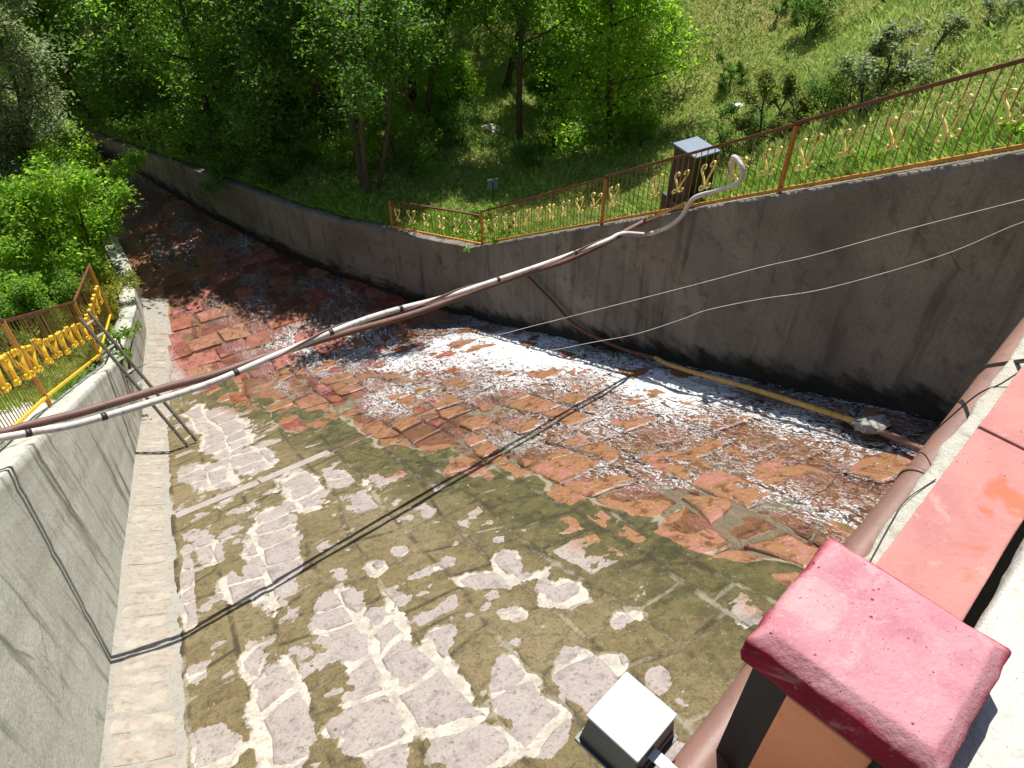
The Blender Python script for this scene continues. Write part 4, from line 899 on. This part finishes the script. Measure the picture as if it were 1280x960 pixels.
T('round', 'leaf_bright', 44.5, -2.2, 1.1, 4.7, 'light green tree just beyond the vanishing channel', 'tree', WOOD)
back = [(53, -6, 'dense', 'leaf_mid', 1.2), (56, 4, 'dense', 'leaf_mid', 1.3), (58, -3, 'dense', 'leaf_dark', 1.3), (50, 11, 'dense', 'leaf_mid', 1.2), (62, -12, 'dense', 'leaf_mid', 1.4), (55, -13, 'dense', 'leaf_dark', 1.2), (31, 12, 'dense', 'leaf_mid', 1.05), (34, 9.5, 'open', 'leaf_mid', 1.1), (30, 16, 'open', 'leaf_bright', 1.05), (34.5, 14.5, 'dense', 'leaf_bright', 1.0), (38.5, 8, 'dense', 'leaf_mid', 1.1), (42, 5, 'dense', 'leaf_bright', 1.1), (39.5, 13, 'dense', 'leaf_mid', 1.1), (44.5, 9.5, 'dense', 'leaf_dark', 1.15), (46, 1.0, 'dense', 'leaf_mid', 1.2), (33.5, 19, 'dense', 'leaf_mid', .95), (38, 18.5, 'dense', 'leaf_bright', 1.05), (48, 6, 'dense', 'leaf_mid', 1.2), (51, 0, 'dense', 'leaf_dark', 1.2), (29.5, 20.0, 'round', 'leaf_mid', 1.0)]
for i, (s, b, pr, lf, sc) in enumerate(back):
    T(pr, lf, s, b, sc, i * 1.7, 'leafy green tree in the back rows of the wood', 'tree', 'back rows of the wood')
# left bank
LB_ = 'greenery on the left bank'
plant('broadleaf_tree', 'tall', 'leaf_grey', 30.5, -3.3, .80, .4, 'tall tree with silvery grey-green leaves at the top left', 'tree', LB_, right=False)
plant('broadleaf_tree', 'tall', 'leaf_grey', 27.8, -4.2, .72, 2.4, 'second silvery tree cut off by the left edge', 'tree', LB_, right=False)
plant('broadleaf_tree', 'dense', 'leaf_dark', 37, -4.6, .8, 1.4, 'dark tree at the top left beyond the silvery trees', 'tree', LB_, right=False)
plant('broadleaf_tree', 'dense', 'leaf_mid', 43, -8.5, 1.0, 3.4, 'green tree at the top left corner beyond the channel bend', 'tree', LB_, right=False)
plant('leafy_bush', 'big_bush', 'leaf_bright', 25.8, -2.4, 1.05, 1.0, 'big bright green bush leaning over the channel on the left', 'bush', LB_, right=False)
plant('leafy_bush', 'big_bush', 'leaf_bright', 24.0, -4.3, .95, 3.0, 'big bright green bush at the left edge behind the yellow fence', 'bush', LB_, right=False)
plant('leafy_bush', 'big_bush', 'leaf_mid', 21.6, -3.7, .62, 5.0, 'darker green bush directly behind the rusty fence corner', 'bush', LB_, right=False)
plant('leafy_bush', 'big_bush', 'leaf_mid', 19.8, -4.9, .62, 2.0, 'shaded bush at the left edge above the yellow fence', 'bush', LB_, right=False)
plant('leafy_bush', 'bush', 'leaf_yellow', 23.3, -1.85, .80, .5, 'yellowish bush spilling over the wall top beside the fence end', 'bush', LB_, right=False)
plant('leafy_bush', 'weed', 'leaf_mid', 18.6, -1.9, 1.5, 2.5, 'small green bush growing on the wall top by the ladder', 'bush', LB_, right=False, dz=.12)
plant('leafy_bush', 'big_bush', 'leaf_bright', 29.2, -2.0, .95, 4.2, 'light green bush hanging over the far left wall', 'bush', LB_, right=False)
# undergrowth on the right bank
UG = 'undergrowth beyond the dark wall'
for s, b, pr, lf, sc, lb in ((25.2, 9.0, 'bush', 'leaf_mid', 1.15, 'light green bush at the foot of the dark trunks'), (23.2, 14.9, 'bush', 'leaf_mid', .8, 'bush right of the curved trunk'),
        (21.9, 17.3, 'bush2', 'leaf_mid', .95, 'bush below the bright yellow-green tree'), (22.6, 13.2, 'bush2', 'leaf_dark', .55, 'low dark bush in front of the curved trunk'), (25.8, 11.6, 'bush2', 'leaf_dark', .85, 'dark bush between the two middle trunks'),
        (27.3, 6.0, 'bush', 'leaf_mid', .9, 'bush beside the wall left of the many-stemmed tree'), (30.0, 4.6, 'bush2', 'leaf_dark', 1.0, 'dark bush on the far wall top'), (33.2, 3.4, 'bush', 'leaf_dark', 1.0, 'dark bush near the far bend of the wall'), (36.2, 2.4, 'bush2', 'leaf_mid', .9, 'bush hiding the far end of the wall'),
        (29.4, 3.75, 'bush2', 'leaf_dark', 1.15, 'dark foliage spilling over the far wall, nearest clump'), (32.4, 2.75, 'bush2', 'leaf_mid', 1.15, 'green foliage spilling over the far wall, middle clump'), (35.6, 1.65, 'bush2', 'leaf_dark', 1.2, 'dark foliage spilling over the far wall, farthest clump'), (37.0, 1.3, 'big_bush', 'leaf_mid', .75, 'tall bush right at the wall where the channel bends'), (26.9, 4.75, 'bush2', 'leaf_dark', .85, 'dark foliage at the wall edge below the leaning trunks'), (33.8, 5.0, 'big_bush', 'leaf_mid', .8, 'big bush behind the far wall foliage'), (30.4, 6.4, 'big_bush', 'leaf_dark', .7, 'dark bush behind the far wall among trunks'),
        (26.0, 6.9, 'bush2', 'leaf_mid', .8, 'green bush left of the dark trunks by the wall'), (28.8, 5.2, 'bush', 'leaf_mid', 1.05, 'green bush hanging over the wall before the far shade'), (31.6, 4.0, 'bush', 'leaf_mid', 1.0, 'mid-green bush on the far wall top in the shade'), (34.8, 2.9, 'bush2', 'leaf_mid', 1.1, 'bush on the far wall top next to the bend'), (38.0, 1.6, 'big_bush', 'leaf_mid', .8, 'large bush closing off the far bend of the channel'),
        (28.5, 9.0, 'big_bush', 'leaf_mid', .6, 'tall bush deep among the trunks, left of middle'), (28.8, 13.2, 'big_bush', 'leaf_bright', .6, 'sunlit bush behind the clearing'), (31.5, 8.5, 'big_bush', 'leaf_dark', .7, 'dark bush in the depth of the wood'), (27.0, 16.5, 'big_bush', 'leaf_mid', .6, 'bush behind the curved tree on its right'), (35.0, 6.0, 'big_bush', 'leaf_mid', .75, 'wide bush in the far left of the wood'),
        (21.8, 8.0, 'weed', 'leaf_mid', 1.1, 'weed clump behind the low level fence'), (19.4, 9.3, 'weed', 'leaf_mid', 1.5, 'leafy weed clump at the fence step'), (18.3, 9.4, 'weed', 'leaf_bright', 1.3, 'leafy weed clump right of the fence step'), (16.8, 9.2, 'weed', 'leaf_mid', 1.2, 'weed clump behind the sloping fence above the cable'),
        (6.2, 9.35, 'weed', 'leaf_bright', .8, 'bright weed clump at the fence foot nearest the right edge'), (7.0, 9.25, 'weed', 'leaf_mid', .75, 'bright weed clump beside the pale stone at the fence foot'), (4.5, 9.5, 'weed', 'leaf_bright', .9, 'bright weed clump at the right edge behind the fence')):
    plant('leafy_bush', pr, lf, s, b, sc, s * 1.3, lb, 'bush', UG)
HS = 'shrubs on the grassy hillside'
for s, b, pr, lf, sc, lb in ((10.9, 12.2, 'shrub', 'leaf_olive', 1.0, 'tall dark shrub behind the orange fence post'), (11.2, 11.6, 'bush', 'leaf_dark', .52, 'round low shrub left of the tall dark shrub'), (10.0, 12.6, 'bush2', 'leaf_dark', .42, 'low dark shrub between the two tall ones'), (8.9, 12.5, 'shrub', 'leaf_grey', 1.0, 'grey-green upright shrub above the fence rail on the right'), (9.4, 12.5, 'bush', 'leaf_olive', .45, 'bushy shrub at the left foot of the grey-green one'),
        (22.3, 22.1, 'shrub', 'leaf_dark', .8, 'small upright shrub alone on the mid hillside'), (26.9, 22.2, 'spindly', 'leaf_dark', 1.5, 'thin conifer-like sapling near the wood\'s right edge'), (21.8, 25.2, 'bush2', 'leaf_dark', .95, 'dark rounded shrub high on the hillside'), (18.8, 25.0, 'spindly', 'leaf_olive', 1.0, 'little sapling right of the dark rounded shrub'), (24.0, 26.0, 'weed', 'leaf_dark', 1.4, 'small dark shrub at the top edge of the hillside'),
        (8.55, 14.6, 'shrub', 'leaf_grey', .45, 'small grey shrub in the top right corner')):
    plant('hill_shrub', pr, lf, s, b, sc, s * 2.1, lb, 'shrub', HS)
# two thin stakes at the top right
for s, b, lb in ((10.8, 16.4, 'thin grey stake near the top edge, left of the pair'), (10.2, 16.6, 'thin grey stake near the top edge, right of the pair')):
    m = MB(); m.tube([WV(s, b, float(ground_right(s, b)) - .1), WV(s, b, float(ground_right(s, b)) + .75)], .018, 6); tag(m.build('stake', M['ladder']), lb, 'stake')

def grass(name, n, samp, hfun, label):
    rg = np.random.default_rng(5); s, b, z, fr = samp(rg, n); P = W(s, b, z)
    x, y, d = proj(P); k = (x > -350) & (x < 1650) & (y > -420) & (y < 1000) & (d > 1); P = P[k]; d = d[k]; fr = fr[k]; s = s[k]; b = b[k]; n = len(P)
    h = hfun(rg, n, fr) * (1 + .35 * fbm(s, b, .7, 3, 301)); wd = np.clip(d * .00055, .006, .018)[:, None] * rg.uniform(.7, 1.3, (n, 1))
    az = rg.uniform(0, 2 * np.pi, n); sd_ = np.stack([np.cos(az), np.sin(az), 0 * az], 1); ln = np.stack([rg.normal(size=n) * .6, rg.normal(size=n) * .6, np.ones(n)], 1); ln = unit(ln) * h[:, None]
    bend = np.stack([rg.normal(size=n), rg.normal(size=n), -.3 * np.ones(n)], 1) * (.22 * h[:, None])
    V = np.stack([P - sd_ * wd * .5, P + sd_ * wd * .5, P + ln * .55 + sd_ * wd * .35, P + ln + bend], 1).reshape(-1, 3); i = np.arange(n * 4).reshape(n, 4)
    o_ = mobj(name, np_mesh(name, V, i, False, {'fresh': np.repeat(fr, 4)}), M['grass']); tag(o_, label, 'grass', kind='stuff'); return o_
def samp_r(rg, n):
    s = rg.uniform(2, 46, n); e = 40 * rg.uniform(0, 1, n) ** 1.55 + .1; b = bR(s) + .38 + e
    nearw = np.exp(-((e - .9) / 1.0) ** 2); fr = np.clip(.75 * sstep(fbm(s, b, .5, 4, 311) + .25 * nearw, .0, .45) * np.clip(nearw + sstep(s, 15, 20) * (e < 9), 0, 1) + .15 * fbm(s, b, .3, 3, 312), 0, 1)
    return s, b, ground_right(s, b), fr
grass('hillside_grass', 620000, samp_r, lambda rg, n, fr: rg.uniform(.10, .26, n) + .22 * fr * rg.uniform(.3, 1, n), 'long green and straw coloured grass over the hillside and bank')
def samp_l(rg, n):
    s = rg.uniform(14, 40, n); e = 9 * rg.uniform(0, 1, n) ** 1.2 + .15; b = bL(s) - .5 - e
    return s, b, ground_left(s, b), np.full(n, .6)
grass('left_bank_grass', 30000, samp_l, lambda rg, n, fr: rg.uniform(.12, .35, n), 'green grass under the bushes on the left bank')
